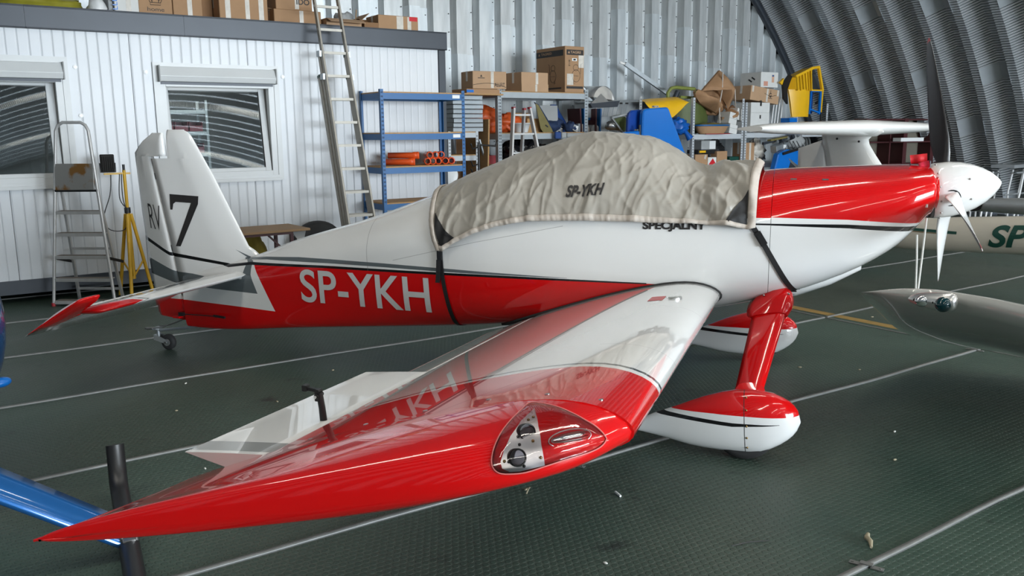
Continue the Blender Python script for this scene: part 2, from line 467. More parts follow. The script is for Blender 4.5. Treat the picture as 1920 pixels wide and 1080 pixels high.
for k in range(int(HLEN/PER)):
    m = MB(); m0 = M0 + k*PER; N = 44
    ths = [-TH + 2*TH*i/N for i in range(N+1)]
    for (a, b), (c, d) in zip(prof, prof[1:]):
        if k in sky_k and b > .2 and d > .2: pass
        o = len(m.v)
        for t in ths: m.v += [ap(t, ARC_R + b, m0 + a), ap(t, ARC_R + d, m0 + c)]
        for i in range(N):
            m.f.append((o+2*i, o+2*i+1, o+2*i+3, o+2*i+2)); m.mi.append(0); m.sm.append(True)
    m.build('roof_trough', arch_m, ce, fix=False)
    if k in sky_k:
        q = MB(); T0, T1 = -R(56), R(56); N2 = 40
        for i in range(N2):
            if i % 10 in (0, 1, 2): continue
            a, b = T0 + (T1-T0)*i/N2, T0 + (T1-T0)*(i+1)/N2
            q.quad(ap(a, ARC_R+.19, m0+.33), ap(b, ARC_R+.19, m0+.33), ap(b, ARC_R+.19, m0+.60), ap(a, ARC_R+.19, m0+.60))
        q.build('skylight', sky.m, ce, fix=False)['kind'] = 'stuff'
    if k < 14:
        for jn in range(4):
            th = R(30 + 12.5*jn + (5.2 if k % 2 else 0)); w = .014
            q = MB()
            for (a, b), (c, d) in zip(prof[1:4], prof[2:5]):
                i0 = .012
                pts = [ap(th-w, ARC_R+b-i0, m0+a+.004), ap(th-w, ARC_R+d-i0, m0+c+.004), ap(th+w, ARC_R+d-i0, m0+c+.004), ap(th+w, ARC_R+b-i0, m0+a+.004)]
                q.add(pts, [(0,1,2,3)])
            for e in (-w*.75, w*.75):
                for mm in (.22, .35, .50):
                    q.box(ap(th+e, ARC_R+.22, m0+mm), (.022, .022, .022), mi=1)
            q.build('joint_plate', [plate_m, M['dark']], ce, fix=False)
# angle flashing where the roof meets the end wall
m = MB(); rr = []
for i in range(41):
    t = -TH + 2*TH*i/40
    rr.append([ap(t, ARC_R-.02, .0), ap(t, ARC_R-.02, .10), ap(t, ARC_R-.13, .10), ap(t, ARC_R-.13, .0)])
m.loft(rr); tr = m.build('trim_1', M['darkgrey']); hobj(tr); tag(tr, kind='structure')

# ---- far end (behind the photographer) with the open door
m = MB(); s = -9.9
while s < 13.8:
    z0 = 5.2 if -1.6 < s < 11.6 else 0
    z1 = max(arc_z(s), arc_z(s+.3)) + .2
    if z1 > z0: m.bb(H(s, HLEN, z0), H(s+.19, HLEN+.05, z1)); m.bb(H(s+.19, HLEN+.08, z0), H(s+.3, HLEN+.1, z1))
    s += .3
wf = m.build('wall_front', sh2.m, fix=False); hobj(wf); tag(wf, kind='structure')

# ---- office container along the end wall
CM = 2.45                                                # its face, metres in front of the end wall
pw = Mat('white_wall_panel', (.74,.77,.80), .35)
nz = pw.noise(2.5, 4); pw.color(pw.mix(nz, (.61,.64,.675), (.68,.705,.735)))
wl = MB().bb(H(-5.6, .15, .10), H(1.57, .20, 3.0)); wl.bb(H(-5.6, .2, 2.94), H(1.57, CM-.05, 3.02)); wl.bb(H(-5.6, .2, .10), H(1.57, CM-.06, .24))
wl.bb(H(1.52, .2, .1), H(1.57, CM-.06, 3.0)); wl.bb(H(-5.6, .2, .1), H(-5.55, CM-.06, 3.0))
wl = wl.build('wall_left', M['greypanel']); hobj(wl); tag(wl, kind='structure')
RP = 1.295/12
def ribbed(s0, s1, z0, z1):
    pts = []; k0 = math.floor((s0 - .18)/RP)
    g = .18 + k0*RP
    pr = [(.0, -.0045), (.008, -.001), (.014, 0), (RP-.014, 0), (RP-.008, -.001)]
    while g < s1 + RP:
        pts += [(g+a, b) for a, b in pr]; g += RP
    pts = [(s0, 0)] + [q for q in pts if s0 < q[0] < s1] + [(s1, 0)]
    m = MB(); n = len(pts)
    m.add([H(a, CM+b, z0) for a, b in pts] + [H(a, CM+b, z1) for a, b in pts], [(k, k+1, n+k+1, n+k) for k in range(n-1)])
    for q in (s0, s1): m.quad(H(q, CM, z0), H(q, CM-.05, z0), H(q, CM-.05, z1), H(q, CM, z1))
    m.quad(H(s0, CM, z0), H(s1, CM, z0), H(s1, CM-.05, z0), H(s0, CM-.05, z0)); m.quad(H(s0, CM, z1), H(s1, CM, z1), H(s1, CM-.05, z1), H(s0, CM-.05, z1))
    return m.build('wall_panel', pw.m, wl, fix=False)
Z0, Z1 = .25, 2.865
seams = [-5.006, -3.711, -2.416, -1.121, .174, 1.469]
W1 = (-4.44, -3.06, 1.24, 2.57); W2 = (-2.18, -.775, 1.235, 2.55)
def cuts(a, b, w):
    a0, b0 = max(a, w[0]), min(b, w[1])
    if a0 >= b0: return ribbed(a, b, Z0, Z1)
    if a < a0: ribbed(a, a0, Z0, Z1)
    if b0 < b: ribbed(b0, b, Z0, Z1)
    ribbed(a0, b0, Z0, w[2]); ribbed(a0, b0, w[3], Z1)
for a, b in zip(seams, seams[1:]):
    a += .0025; b -= .0025
    cuts(a, b, W1 if b < -2.4 and a < -3 else W2)
tr2 = MB().bb(H(-5.6, CM-.22, 3.06), H(1.585, CM-.16, 3.08)).build('trim_2', M['darkgrey']); hobj(tr2); tag(tr2, kind='structure')
for a, b in ((-5.6, -3.4), (-3.398, -1.828), (-1.826, 1.585)):
    f = MB(); f.bb(H(a, CM-.03, 2.862), H(b, CM+.055, 2.875)); f.bb(H(a, CM+.045, 2.862), H(b, CM+.055, 3.095)); f.bb(H(a, CM-.2, 3.075), H(b, CM+.055, 3.095))
    f.build('fascia_panel', M['darkgrey'], tr2)
b_ = MB().bb(H(-5.6, CM-.12, .10), H(1.58, CM+.012, .25)); b_.bb(H(-5.6, CM+.012, .235), H(1.58, CM+.022, .25)); b_.build('base_beam', M['darkgrey'], wl)
MB().bb(H(1.472, CM-.1, .25), H(1.582, CM+.012, 2.865)).build('corner_post', M['darkgrey'], wl, bevel=.006)
MB().bb(H(-5.5, .3, -.0), H(-5.3, CM-.3, .1)).build('support_block', M['darkgrey'], wl)
MB().bb(H(1.2, .3, -.0), H(1.4, CM-.3, .1)).build('support_block', M['darkgrey'], wl)
for s, z in ((-2.97, 2.49), (-2.265, 2.46), (-.70, 2.45), (-2.96, 1.98)):
    q = MB().cyl(H(s, CM+.001, z), H(s, CM+.010, z), .024, seg=14); q.cyl(H(s, CM+.010, z), H(s, CM+.018, z), .010, seg=8, mi=1)
    q.build('washer_screw', [M['white'], M['screw']], wl)

gl = bpy.data.materials.new('window_glass'); gl.use_nodes = True; nt = gl.node_tree; nt.nodes.clear()
o_ = nt.nodes.new('ShaderNodeOutputMaterial'); mx = nt.nodes.new('ShaderNodeMixShader'); tb = nt.nodes.new('ShaderNodeBsdfTransparent'); gb = nt.nodes.new('ShaderNodeBsdfGlossy'); fr = nt.nodes.new('ShaderNodeFresnel')
tb.inputs[0].default_value = (.72,.77,.78,1); gb.inputs['Roughness'].default_value = .01; gb.inputs[0].default_value = (1,1,1,1); fr.inputs[0].default_value = 1.75
nt.links.new(fr.outputs[0], mx.inputs[0]); nt.links.new(tb.outputs[0], mx.inputs[1]); nt.links.new(gb.outputs[0], mx.inputs[2]); nt.links.new(mx.outputs[0], o_.inputs[0])
M['glass'] = gl
def frame_bars(b, s0, s1, z0, z1, w, m0, m1):
    b.bb(H(s0, m0, z0), H(s0+w, m1, z1)); b.bb(H(s1-w, m0, z0), H(s1, m1, z1)); b.bb(H(s0+w, m0, z0), H(s1-w, m1, z0+w)); b.bb(H(s0+w, m0, z1-w), H(s1-w, m1, z1))
def window(name, w, tilt):
    s0, s1, z0, z1 = w
    wn = MB(); frame_bars(wn, s0+.035, s1-.04, z0+.02, z1-.17, .075, CM-.09, CM+.012)
    wn = wn.build(name, M['offwhite'], bevel=.004); hobj(wn); tag(wn, kind='structure')
    t = MB(); frame_bars(t, s0-.015, s1+.015, z0-.025, z1+.02, .062, CM-.01, CM+.022); t.build('outer_trim', M['offwhite'], wn)
    q = MB(); a, b = s0+.04, s1-.035
    pr = [(CM-.02, 2.36), (CM+.085, 2.36), (CM+.10, 2.42), (CM+.06, 2.525), (CM-.02, 2.53)]
    q.prism([H(a, i, j) for i, j in pr], (b-a, 0, 0)); q.build('shutter_box', M['alu'] if False else M['offwhite'], wn, bevel=.004)
    MB().bb(H(a-.006, CM-.02, 2.355), H(a+.006, CM+.104, 2.535)).build('end_cap', M['greypanel'], wn)
    MB().bb(H(b-.006, CM-.02, 2.355), H(b+.006, CM+.104, 2.535)).build('end_cap', M['greypanel'], wn)
    MB().bb(H(s0+.06, CM-.0, 2.33), H(s1-.06, CM+.02, 2.36)).build('shutter_slot', M['darkgrey'], wn)
    sa = MB(); frame_bars(sa, s0+.085, s1-.125, z0+.06, z1-.20, .072, CM-.06, CM+.004)
    sa = sa.build('sash', M['offwhite'], wn, bevel=.006)
    g = MB().bb(H(s0+.15, CM-.028, z0+.125), H(s1-.19, CM-.020, z1-.265)); g = g.build('pane', M['glass'], sa)
    se = MB(); frame_bars(se, s0+.152, s1-.192, z0+.127, z1-.267, .008, CM-.03, CM-.012); se.build('seal', M['black'], sa)
    pv = Vector(H(0, CM-.03, z0+.06)); sa.matrix_local = Matrix.Translation(pv) @ Matrix.Rotation(-R(tilt), 4, 'X') @ Matrix.Translation(-pv)
    MB().bb(H(s0+.03, CM+.0, z0-.03), H(s1-.03, CM+.05, z0+.005)).build('sill', M['offwhite'], wn)
    return wn
window('window_1', W1, 7.0); window('window_2', W2, 8.0)
# ================================================================== THE AEROPLANE (nose along +X, right wing towards -Y)
ac = thing('light_aircraft', 'red and white low-wing propeller aeroplane with a grey cover over its canopy', 'aircraft')

GREY = (.115, .135, .145)
def livery(name):
    q = Mat(name, WHITE, .22); x, y, z = q.coord(); q.coat(1, .03)
    bl = x.poly([(-4.90,.925),(-4.585,.815),(-3.99,.748),(-3.757,.782),(-3.05,.809),(-2.57,.82),(-2.125,.831),(-1.72,.841),(-1.34,.846),(-.99,.848),(-.60,.849)])
    hw = x.poly([(-4.9,.016),(-4.3,.013),(-3.7,.010),(-1.5,.008),(-.6,.004)])
    black = (z - bl).ab().lt(hw) * x.lt(-.62)
    zig = z.poly([(.43,-3.505),(.687,-3.65),(.79,-3.725)])
    low = x.poly([(-4.9,.425),(-4.44,.446),(-3.97,.441),(-3.505,.432)])
    red = (z.lt(bl) * x.gt(zig) * z.gt(.40)).mx(z.lt(low)) * x.lt(-.45)
    gt = x.poly([(-3.85,.815),(-3.607,.841),(-3.266,.863),(-2.954,.869),(-2.476,.873),(-1.915,.871),(-1.13,.861)])
    gb = x.poly([(-3.85,.80),(-3.595,.822),(-2.953,.839),(-2.477,.846),(-1.915,.849),(-1.13,.859)])
    grey = z.lt(gt) * z.gt(gb) * x.gt(-3.86) * x.lt(-1.12)
    cr = z.poly([(.557,-3.67),(.70,-3.735),(.80,-3.74),(.822,-3.82),(.872,-3.945)])
    cl = z.poly([(.65,-3.83),(.79,-3.80),(.872,-3.946)])
    ct = x.poly([(-4.9,.765),(-4.532,.672),(-4.222,.652),(-3.80,.66)])
    cb = x.poly([(-4.9,.628),(-4.53,.574),(-4.1,.562),(-3.67,.557)])
    chev = (z.gt(cb) * z.lt(ct) * x.lt(cr)).mx(z.gt(.64) * z.lt(.872) * x.gt(cl) * x.lt(cr))
    seam = ((x + 2.57 + z*.06).ab().lt(.0022) * z.gt(.81))
    seam = seam.mx(((z - x.poly([(-2.4,.90),(-1.75,1.06),(-1.1,1.196)])).ab().lt(.0016)) * x.gt(-2.4) * x.lt(-1.15))
    c = q.mix(grey.mx(chev), WHITE, GREY); c = q.mix(red, c, RED); nose = x.gt(-.06) * z.gt(1.262); nline = x.gt(-.06) * (z - 1.226).ab().lt(.005)
    c = q.mix(nose, c, RED); c = q.mix(black.mx(nline), c, (.008,.008,.009)); c = q.mix(seam*.55, c, (.12,.12,.12))
    q.color(c); return q.m
M['livery'] = livery('fuselage_livery')

def fus_ring(x, n=104, off=0.0):
    w, t, b, m, nt, nb = fus_section(x); pts = []
    for k in range(n):
        a = 2*PI*k/n; c, s_ = math.cos(a), math.sin(a)
        e = nt if s_ >= 0 else nb
        r = (abs(c)**e + abs(s_)**e) ** (-1/e)
        hz = (t - m) if s_ >= 0 else (m - b)
        pts.append(Vector((x, r*c*(w+off), m + r*s_*(hz+off))))
    return pts
xs = [-4.47 + i*.06 for i in range(76)] 
fu = MB(); fu.loft([fus_ring(x) for x in xs if x < .08] + [fus_ring(.0855)]); fu = fu.build('fuselage', M['livery'], ac)

# cowling
cq = Mat('cowling_paint', RED, .2); x, y, z = cq.coord(); cq.coat(1, .02)
lo = x.poly([(.0,1.268),(.5,1.258),(.97,1.226)]); bl = x.poly([(.0,1.227),(.5,1.220),(.97,1.192)]); hw = x.poly([(.0,.004),(.3,.008),(.97,.017)])
c = cq.mix(z.gt(lo), WHITE, RED); c = cq.mix((z - bl).ab().lt(hw), c, (.008,.008,.009)); cq.color(c)
xs = [.088, .12, .16, .2, .3, .4, .5, .6, .68, .75, .80, .84, .88, .91, .935, .95]
rings = [fus_ring(x, off=.0008) for x in xs]
last = fus_ring(.95); cc = Vector((.95, 0, 1.40))
for dx, f in ((.010, .975), (.018, .93), (.025, .85), (.028, .7), (.028, .4)): rings.append([Vector((.95+dx, (p.y)*f, cc.z + (p.z-cc.z)*f)) for p in last])
cow = MB().loft(rings).build('cowling', cq.m, ac)
for sg in (-1, 1):
    q = MB().lathe([(.085,-.004),(.092,.010),(.080,.014),(.072,.0)], (.972, sg*.235, 1.40), (1,0,0), 26); q.lathe([(.001,.002),(.074,.002)], (.972, sg*.235, 1.40), (1,0,0), 22, mi=1)
    q.build('air_inlet', [cq.m, M['dark']], cow)
for x in (.20, .375):
    z = 1.475; yy = fus_y(x, z)
    q = MB(); q.box((x, -yy-.004, z), (.035, .006, .012)); q.box((x-.012, -yy-.004, z-.010), (.008, .006, .018)); q.box((x+.012, -yy-.004, z-.010), (.008, .006, .018))
    q.build('oil_door_latch', M['screw'], cow)
fl = MB(); fl.box((.915, -fus_y(.915, 1.335)-.004, 1.335), (.020, .004, .018), (0,0,-.9)); fl.build('inspection_label', M['white'], cow)
# exhaust and lower scoop
MB().cyl((.24, -.12, .77), (-.02, -.12, .665), .024, seg=12).build('exhaust_pipe', M['steel'], ac)
sc = MB(); rr = []
for x, w, h, zc in ((.62,.10,.035,.945),(.45,.13,.055,.865),(.25,.15,.055,.785),(.07,.15,.03,.735)):
    rr.append([Vector((x, w*math.cos(2*PI*k/20), zc - .01 + h*math.sin(2*PI*k/20))) for k in range(20)])
sc.loft(rr).build('lower_scoop', cq.m, cow)

# spinner and propeller
AX = Vector((math.cos(R(8.5)), 0, math.sin(R(8.5)))); UPX = Vector((-math.sin(R(8.5)), 0, math.cos(R(8.5)))); PC = Vector((.985, 0, 1.392))
spin_m = Mat('spinner_gloss_white', WHITE, .18).coat(1, .02).m
sp = MB().lathe([(.150,-.004),(.163,.0),(.165,.05),(.163,.10),(.152,.165),(.132,.225),(.104,.28),(.070,.325),(.035,.358),(.012,.372),(.001,.376)], PC, AX, 40).build('spinner', spin_m, ac)
MB().lathe([(.001,-.03),(.155,-.03),(.160,-.004),(.150,-.002),(.001,-.002)], PC, AX, 36).build('spinner_backplate', M['black'], sp)
YD = Vector((0,1,0))
def pdir(a): return UPX*math.cos(a) + YD*math.sin(a)
for k in range(12):
    a = 2*PI*k/12 + .2; p = PC + AX*.03 + pdir(a)*.165
    MB().sphere(p, .0065, 8, 4).build('spinner_screw', M['screw'], sp)
for a in (R(195), R(245), R(292)):
    MB().sphere(PC + AX*.19 + pdir(a)*.147, .006, 8, 4).build('spinner_screw', M['screw'], sp)
bw = Mat('propeller_paint', WHITE, .25); bw.coat(.6, .05)
bk = Mat('propeller_black_face', (.012,.012,.014), .38).m
redtip = flat('red_blade_tip', (.30,.006,.01), .4)
for a in (R(15), R(135), R(255)):
    rd = pdir(a); tg = AX.cross(rd)                       # tangential
    tg = -tg if False else tg
    rings = []
    st = [(.125,.062,.058,70),(.175,.074,.054,62),(.22,.100,.044,54),(.30,.130,.028,44),(.42,.142,.020,35),(.58,.136,.015,27),(.74,.116,.011,21),(.86,.086,.008,17),(.915,.055,.006,15),(.938,.022,.004,14)]
    for r, ch, th, be in st:
        b = R(be); cd = AX*math.sin(b) + tg*(-math.cos(b))*(-1 if True else 1)
        nn = AX*math.cos(b) - tg*math.sin(b)*(1)
        # leading edge: forward and in the turning direction
        pts = []
        for u, f in ((-.42,0),(-.36,.55),(-.2,1),(0,.95),(.25,.62),(.45,.28),(.58,.0)):
            pts.append(PC + AX*.088 + rd*r + cd*(-u*ch) + nn*(f*th*.75))
        for u, f in ((.45,-.05),(.2,-.18),(-.1,-.25),(-.34,-.22)):
            pts.append(PC + AX*.088 + rd*r + cd*(-u*ch) + nn*(f*th))
        rings.append(pts)
    def mf(i, k): return 2 if i >= 8 else (0 if k < 6 else 1)
    MB().loft(rings, mifun=mf).build('propeller_blade', [bw.m, bk, redtip], ac)
    cu = MB(); c0 = PC + AX*.085 + rd*.128
    cu.cyl(c0, c0 + rd*.030, .056, .050, seg=20, mi=0); cu.build('blade_cuff', M['black'], sp)
for a, u in ((R(135), .30), (R(255), .30)):
    pass

# ---- wings
m_, k1 = .2025, 15.957
def foil(u, t=.135):
    u = max(u, 0); yt = 5*t*(.2969*math.sqrt(u) - .126*u - .3516*u*u + .2843*u**3 - .1036*u**4)
    yc = k1/6*(u**3 - 3*m_*u*u + m_*m_*(3-m_)*u) if u < m_ else k1*m_**3/6*(1-u)
    return yc+yt, yc-yt
CH, AL = 1.49, R(12.3)
CD = Vector((-math.cos(AL), 0, -math.sin(AL))); CN = Vector((-math.sin(AL), 0, math.cos(AL)))
def le(y): return Vector((-.182, y, .797 + (abs(y)-.56)*.061))
def wsec(y, u0, u1, n=18, x0=0.0, x1=1.0, tau=1.0, off=0.0):
    """airfoil points at span y between chord fractions u0..u1 (upper back to front, lower front to back)"""
    us = [u0 + (u1-u0)*(1-math.cos(PI*i/n))/2 for i in range(n+1)] if u0 == 0 else [u0 + (u1-u0)*i/n for i in range(n+1)]
    L = le(y); cl = (x1-x0)
    up = [L + CD*CH*(x0 + u*cl) + CN*(CH*foil(u)[0]*tau + off) for u in reversed(us)]
    lw = [L + CD*CH*(x0 + u*cl) + CN*(CH*foil(u)[1]*tau + off*.6) for u in (us[1:] if u0 == 0 else us)]
    return up + lw
wp = Mat('wing_paint', WHITE, .16); x, y, z = wp.coord(); wp.coat(1, .015)
ay = y.ab()
redw = ay.gt(3.015); ln = (ay - 2.965).ab().lt(.011)
pl = ((ay - 1.55).ab().lt(.0015)).mx((ay - 2.6).ab().lt(.0015))
smudge = wp.noise(2.2, 5)
c = wp.mix((smudge-.35)*.35, WHITE, (.66,.65,.60)); c = wp.mix(ln, c, (.07,.08,.085)); c = wp.mix(redw, c, RED); c = wp.mix(pl*.5, c, (.25,.25,.25)); wp.color(c)
am = Mat('aileron_paint', WHITE, .16); x, y, z = am.coord(); am.coat(1, .015); ay = y.ab()
am.color(am.mix((ay - z.poly([(.60,3.375),(.90,3.375)])).ab().lt(.05), WHITE, (.30,.31,.31)))
redgloss = Mat('red_gloss_paint', RED, .16).coat(1, .02).m
TIPLE = [(3.40,-.182),(3.445,-.184),(3.50,-.206),(3.58,-.243),(3.65,-.293),(3.72,-.388),(3.755,-.47),(3.79,-.642),(3.83,-.986),(3.87,-1.396),(3.908,-1.80)]
def make_wing(sg):
    w = MB(); ys = [.50, .56, 1.0, 1.5, 2.0, 2.19]
    w.loft([wsec(sg*y, 0, .775, 24) for y in (.50, .56, .8, 1.1, 1.4, 1.7, 2.0, 2.3, 2.6, 2.9, 3.2, 3.46)])
    wg = w.build('wing', wp.m, ac)
    f = MB(); f.loft([wsec(sg*y, .777, 1.0, 8) for y in (.60, 1.0, 1.4, 1.8, 2.185)]); f.build('flap', wp.m, wg)
    a = MB(); piv = .80; da = R(-17)
    rings = []
    for y in (2.205, 2.8, 3.45):
        pts = wsec(sg*y, .785, 1.0, 6); h = le(sg*y) + CD*CH*piv + CN*CH*.035
        rot = Matrix.Rotation(-da, 4, 'Y')
        rings.append([h + (rot @ (p-h)) for p in pts])
    ao = a.loft(rings).build('aileron', am.m, wg)
    # tip fairing
    rings = []
    N = 22
    for i in range(N+1):
        t = i/N; y = 3.44 + (3.908-3.44)*math.sin(t*PI/2)
        xl = smooth(y, TIPLE); q = (y-3.44)/(3.908-3.44)
        xle = (-.182 - xl)/math.cos(AL)/CH
        xte = 1.0 + (q**1.6)*.125
        tau = max(.015, (1-q**2.6)**.55)
        rings.append(wsec(sg*y, 0, 1.0, 20, xle, xte, tau*(1 if True else 1)*max(.3, (xte-xle))**.0, -.012*q*q*CH))
    tp = MB().loft(rings).build('wing_tip', redgloss, wg)
    for u in (.06,.16,.28,.42,.56,.70):
        p = le(sg*3.40) + CD*CH*u + CN*(CH*foil(u)[0])
        MB().cyl(p - CN*.002, p + CN*.0015, .008, seg=8).build('tip_screw', M['screw'], wg)
    # black seal along the wing root
    pts = [p for p in wsec(sg*.555, 0, 1.0, 26)]
    q = MB(); pp = [Vector((p.x, sg*(max(fus_y(p.x, p.z), .30)+.006), p.z)) for p in pts if .33 < p.z]
    q.tube(pp, .011, 6); q.build('root_seal', M['rubber'], wg)
    return wg, tp
wing_r, tip_r = make_wing(-1); wing_l, tip_l = make_wing(1)
# fuel cap and its red placard on the right wing
def on_wing(x, y, d=.002):
    u = (-.182 - x)/math.cos(AL)/CH
    for _ in range(6):
        P = le(y) + CD*CH*u + CN*(CH*foil(u)[0]); u += (P.x - x)/math.cos(AL)/CH
    return le(y) + CD*CH*u + CN*(CH*foil(u)[0] + d)
p = on_wing(-.36, -1.30); q = MB().cyl(p - CN*.01, p + CN*.003, .043, seg=24); q.box(p + CN*.004, (.05,.012,.006), None); q.build('fuel_cap', M['alu'], wing_r)
q = MB(); q.add([on_wing(-.41-a, -1.20-b, .0015) for a, b in ((0,.0),(.0,.17),(.075,.17),(.075,.0))], [(0,1,2,3)])
q.add([on_wing(-.41-a, -1.20-b, .002) for a, b in ((.005,.083),(.005,.087),(.07,.087),(.07,.083))], [(0,1,2,3)], 1)
q.build('fuel_placard', [flat('red_placard', (.55,.06,.06), .4), M['white']], wing_r)

# ---- fin and rudder
def slab_sec(x0, x1, z, t0, tm, t1, n=8, zs=0.0):
    """symmetrical section from front x0 to back x1 at height z"""
    up = []
    for i in range(n+1):
        u = i/n; xx = x0 + (x1-x0)*u
        if u < .35: th = t0 + (tm-t0)*math.sqrt(u/.35)
        else: th = tm + (t1-tm)*(u-.35)/.65
        up.append((xx, th/2))
    return [Vector((a, b, z)) for a, b in up] + [Vector((a, -b, z)) for a, b in reversed(up)]
FLE = [(.60,-3.55),(.80,-3.70),(.869,-3.789),(.90,-3.843),(1.449,-4.127),(1.74,-4.298),(1.78,-4.325),(1.80,-4.37)]
FHG = [(.26,-4.465),(.833,-4.560),(1.502,-4.680),(1.60,-4.698)]
def fin_th(x, z):
    x0, x1 = lerp(min(z, 1.6), FLE), lerp(z, FHG)+.012; x0 = lerp(z, FLE); u = max(0, min(1, (x-x0)/(x1-x0)))
    th = .006 + (.075-.006)*math.sqrt(u/.35) if u < .35 else .075 + (.05-.075)*(u-.35)/.65
    return th * (1 if z < 1.70 else math.sqrt(max(.02, 1-((z-1.70)/.108)**2)))
def fin_sec(z, xr, n=14):
    x0 = lerp(z, FLE); xs_ = [x0 + (xr-x0)*(i/n)**1.5 for i in range(n+1)]
    return [Vector((x, fin_th(x, z)/2, z)) for x in xs_] + [Vector((x, -fin_th(x, z)/2, z)) for x in reversed(xs_)]
fn = MB().loft([fin_sec(z, lerp(z, FHG)+.012) for z in (.60,.80,.869,.90,1.0,1.2,1.45,1.58)] + [fin_sec(z, -4.525) for z in (1.582,1.64,1.70,1.74,1.77,1.79,1.80,1.806)])
fin = fn.build('fin', M['livery'], ac)
RTE = [(.24,-4.80),(.30,-4.845),(.661,-4.885),(1.135,-4.915),(1.623,-4.918),(1.70,-4.80),(1.775,-4.66)]
rd_ = MB()
def rud_sec(z, xf, xr, n=10):
    k = 1 if z < 1.70 else math.sqrt(max(.03, 1-((z-1.70)/.085)**2)); xs_ = [xf + (xr-xf)*i/n for i in range(n+1)]; xh = lerp(z, FHG)
    def th(x): return k*(.052 if x > xh-.09 else .052 - .046*min(1, (xh-.09-x)/max(.05, xh-.09+4.915)))
    return [Vector((x, th(x)/2*(.7 if i == 0 else 1), z)) for i, x in enumerate(xs_)] + [Vector((x, -th(x)/2*(.7 if i == n else 1), z)) for i, x in enumerate(reversed(xs_))]
rd_.loft([rud_sec(z, lerp(z, FHG)-.006, lerp(z, RTE)) for z in (.27,.30,.45,.66,.9,1.135,1.4,1.598)] + [rud_sec(z, -4.537, lerp(z, RTE)) for z in (1.60,1.623,1.65,1.68,1.72,1.75,1.77,1.78,1.783)])
rud = rd_.build('rudder', M['livery'], ac)
h0 = Vector((-4.465, 0, .26)); h1 = Vector((-4.698, 0, 1.60))
rud.matrix_local = Matrix.Translation(h0) @ Matrix.Rotation(R(-14), 4, (h1-h0).normalized()) @ Matrix.Translation(-h0)
for z in (.50, .86, 1.44):
    x = lerp(z, FHG); MB().box((x+.004, 0, z), (.05, .03, .05)).build('rudder_hinge', M['screw'], fin)

# ---- tailplane and elevators
sm = Mat('tailplane_paint', WHITE, .22); x, y, z = sm.coord(); sm.coat(1, .03); ay = y.ab()
edge = 1.10 - (x + 4.02)*(-.9)
edge = ((x + 4.05) * -1.1) + 1.12
rm = ay.gt(edge); ln = (ay - edge + .03).ab().lt(.006)
c = sm.mix(ln, WHITE, (.05,.05,.05)); c = sm.mix(rm, c, RED); sm.color(c)
em = Mat('elevator_paint', WHITE, .22); x, y, z = em.coord(); em.coat(1, .03); ay = y.ab()
be = x.poly([(-4.50,1.505),(-4.27,1.30)])
c = em.mix((ay - be + .045).ab().lt(.009), WHITE, (.07,.08,.08)); c = em.mix(ay.gt(be), c, RED); em.color(c)
def hsec(y, xl, zl, xh, zh, t, n=8):
    up = []
    for i in range(n+1):
        u = i/n; th = t*math.sqrt(min(1, u/.3)) if u < .3 else t*(1 - .25*(u-.3)/.7)
        up.append((u, th/2))
    def P(u, h): return Vector((xl + (xh-xl)*u, y, zl + (zh-zl)*u + h))
    return [P(u, h) for u, h in up] + [P(u, -h) for u, h in reversed(up)]
for sg in (-1, 1):
    rings = []
    for k in range(9):
        t = k/8; y = .10 + (1.30-.10)*t
        rings.append(hsec(sg*y, -3.776 - .25*t, .70 - .05*t, -4.262, .618, .075 - .018*t))
    rings.append(hsec(sg*1.325, -4.06, .641, -4.262, .618, .035)); rings.append(hsec(sg*1.335, -4.10, .636, -4.25, .62, .012))
    st = MB().loft(rings).build('tailplane', sm.m, ac)
    ed = Vector((-math.cos(R(29)), 0, -math.sin(R(29)))); en = Vector((-math.sin(R(29)), 0, math.cos(R(29))))
    def esec(y, f, c, t):
        hp = Vector((-4.272, y, .616)); pts = []
        for u, th in ((-f,.2),(-f*.85,.75),(-f*.4,1),(.0,1),(c*.4,.7),(c,.08)): pts.append(hp + ed*u + en*th*t/2)
        for u, th in ((c,-.08),(c*.4,-.7),(.0,-1),(-f*.4,-1),(-f*.85,-.75),(-f,-.2)): pts.append(hp + ed*u + en*th*t/2)
        return pts
    e = MB(); e.loft([esec(sg*y, .022, c, .052) for y, c in ((.17,.43),(.7,.375),(1.345,.305))])
    e.loft([esec(sg*y, f, c, t) for y, f, c, t in ((1.345,.27,.305,.055),(1.44,.27,.295,.055),(1.485,.262,.290,.042),(1.505,.25,.288,.012))])
    e.build('elevator', em.m, ac)
    MB().cyl((-4.265, sg*1.338, .622), (-4.265, sg*1.35, .622), .012, seg=10).build('hinge_bolt', redgloss, st)

# ---- landing gear
pm = Mat('wheel_fairing_paint', WHITE, .2); x, y, z = pm.coord(); pm.coat(1, .02)
rl = x.poly([(-.6,.236),(-.37,.250),(-.15,.262),(.3,.272)])
sl = x.poly([(-.6,.235),(-.44,.222),(-.05,.214),(.19,.232)]); sw = x.poly([(-.44,.011),(-.05,.010),(.19,.001)])
sm2 = (x - z.poly([(0,.026),(.4,.0)])).ab().lt(.002)
c = pm.mix(z.gt(rl), WHITE, RED); c = pm.mix((z - sl).ab().lt(sw) * x.lt(.19), c, (.008,.008,.009)); c = pm.mix(sm2, c, (.03,.03,.03)); pm.color(c)
PT = [(-.592,.150),(-.454,.221),(-.378,.252),(-.265,.305),(-.118,.36),(.01,.385),(.126,.380),(.225,.345),(.279,.295),(.296,.235)]
PB = [(-.592,.098),(-.45,.078),(-.216,.040),(.0,.035),(.10,.048),(.159,.075),(.236,.128),(.28,.18),(.296,.225)]
PW = [(-.592,.010),(-.45,.035),(-.25,.078),(-.05,.105),(.10,.108),(.20,.088),(.26,.055),(.296,.006)]
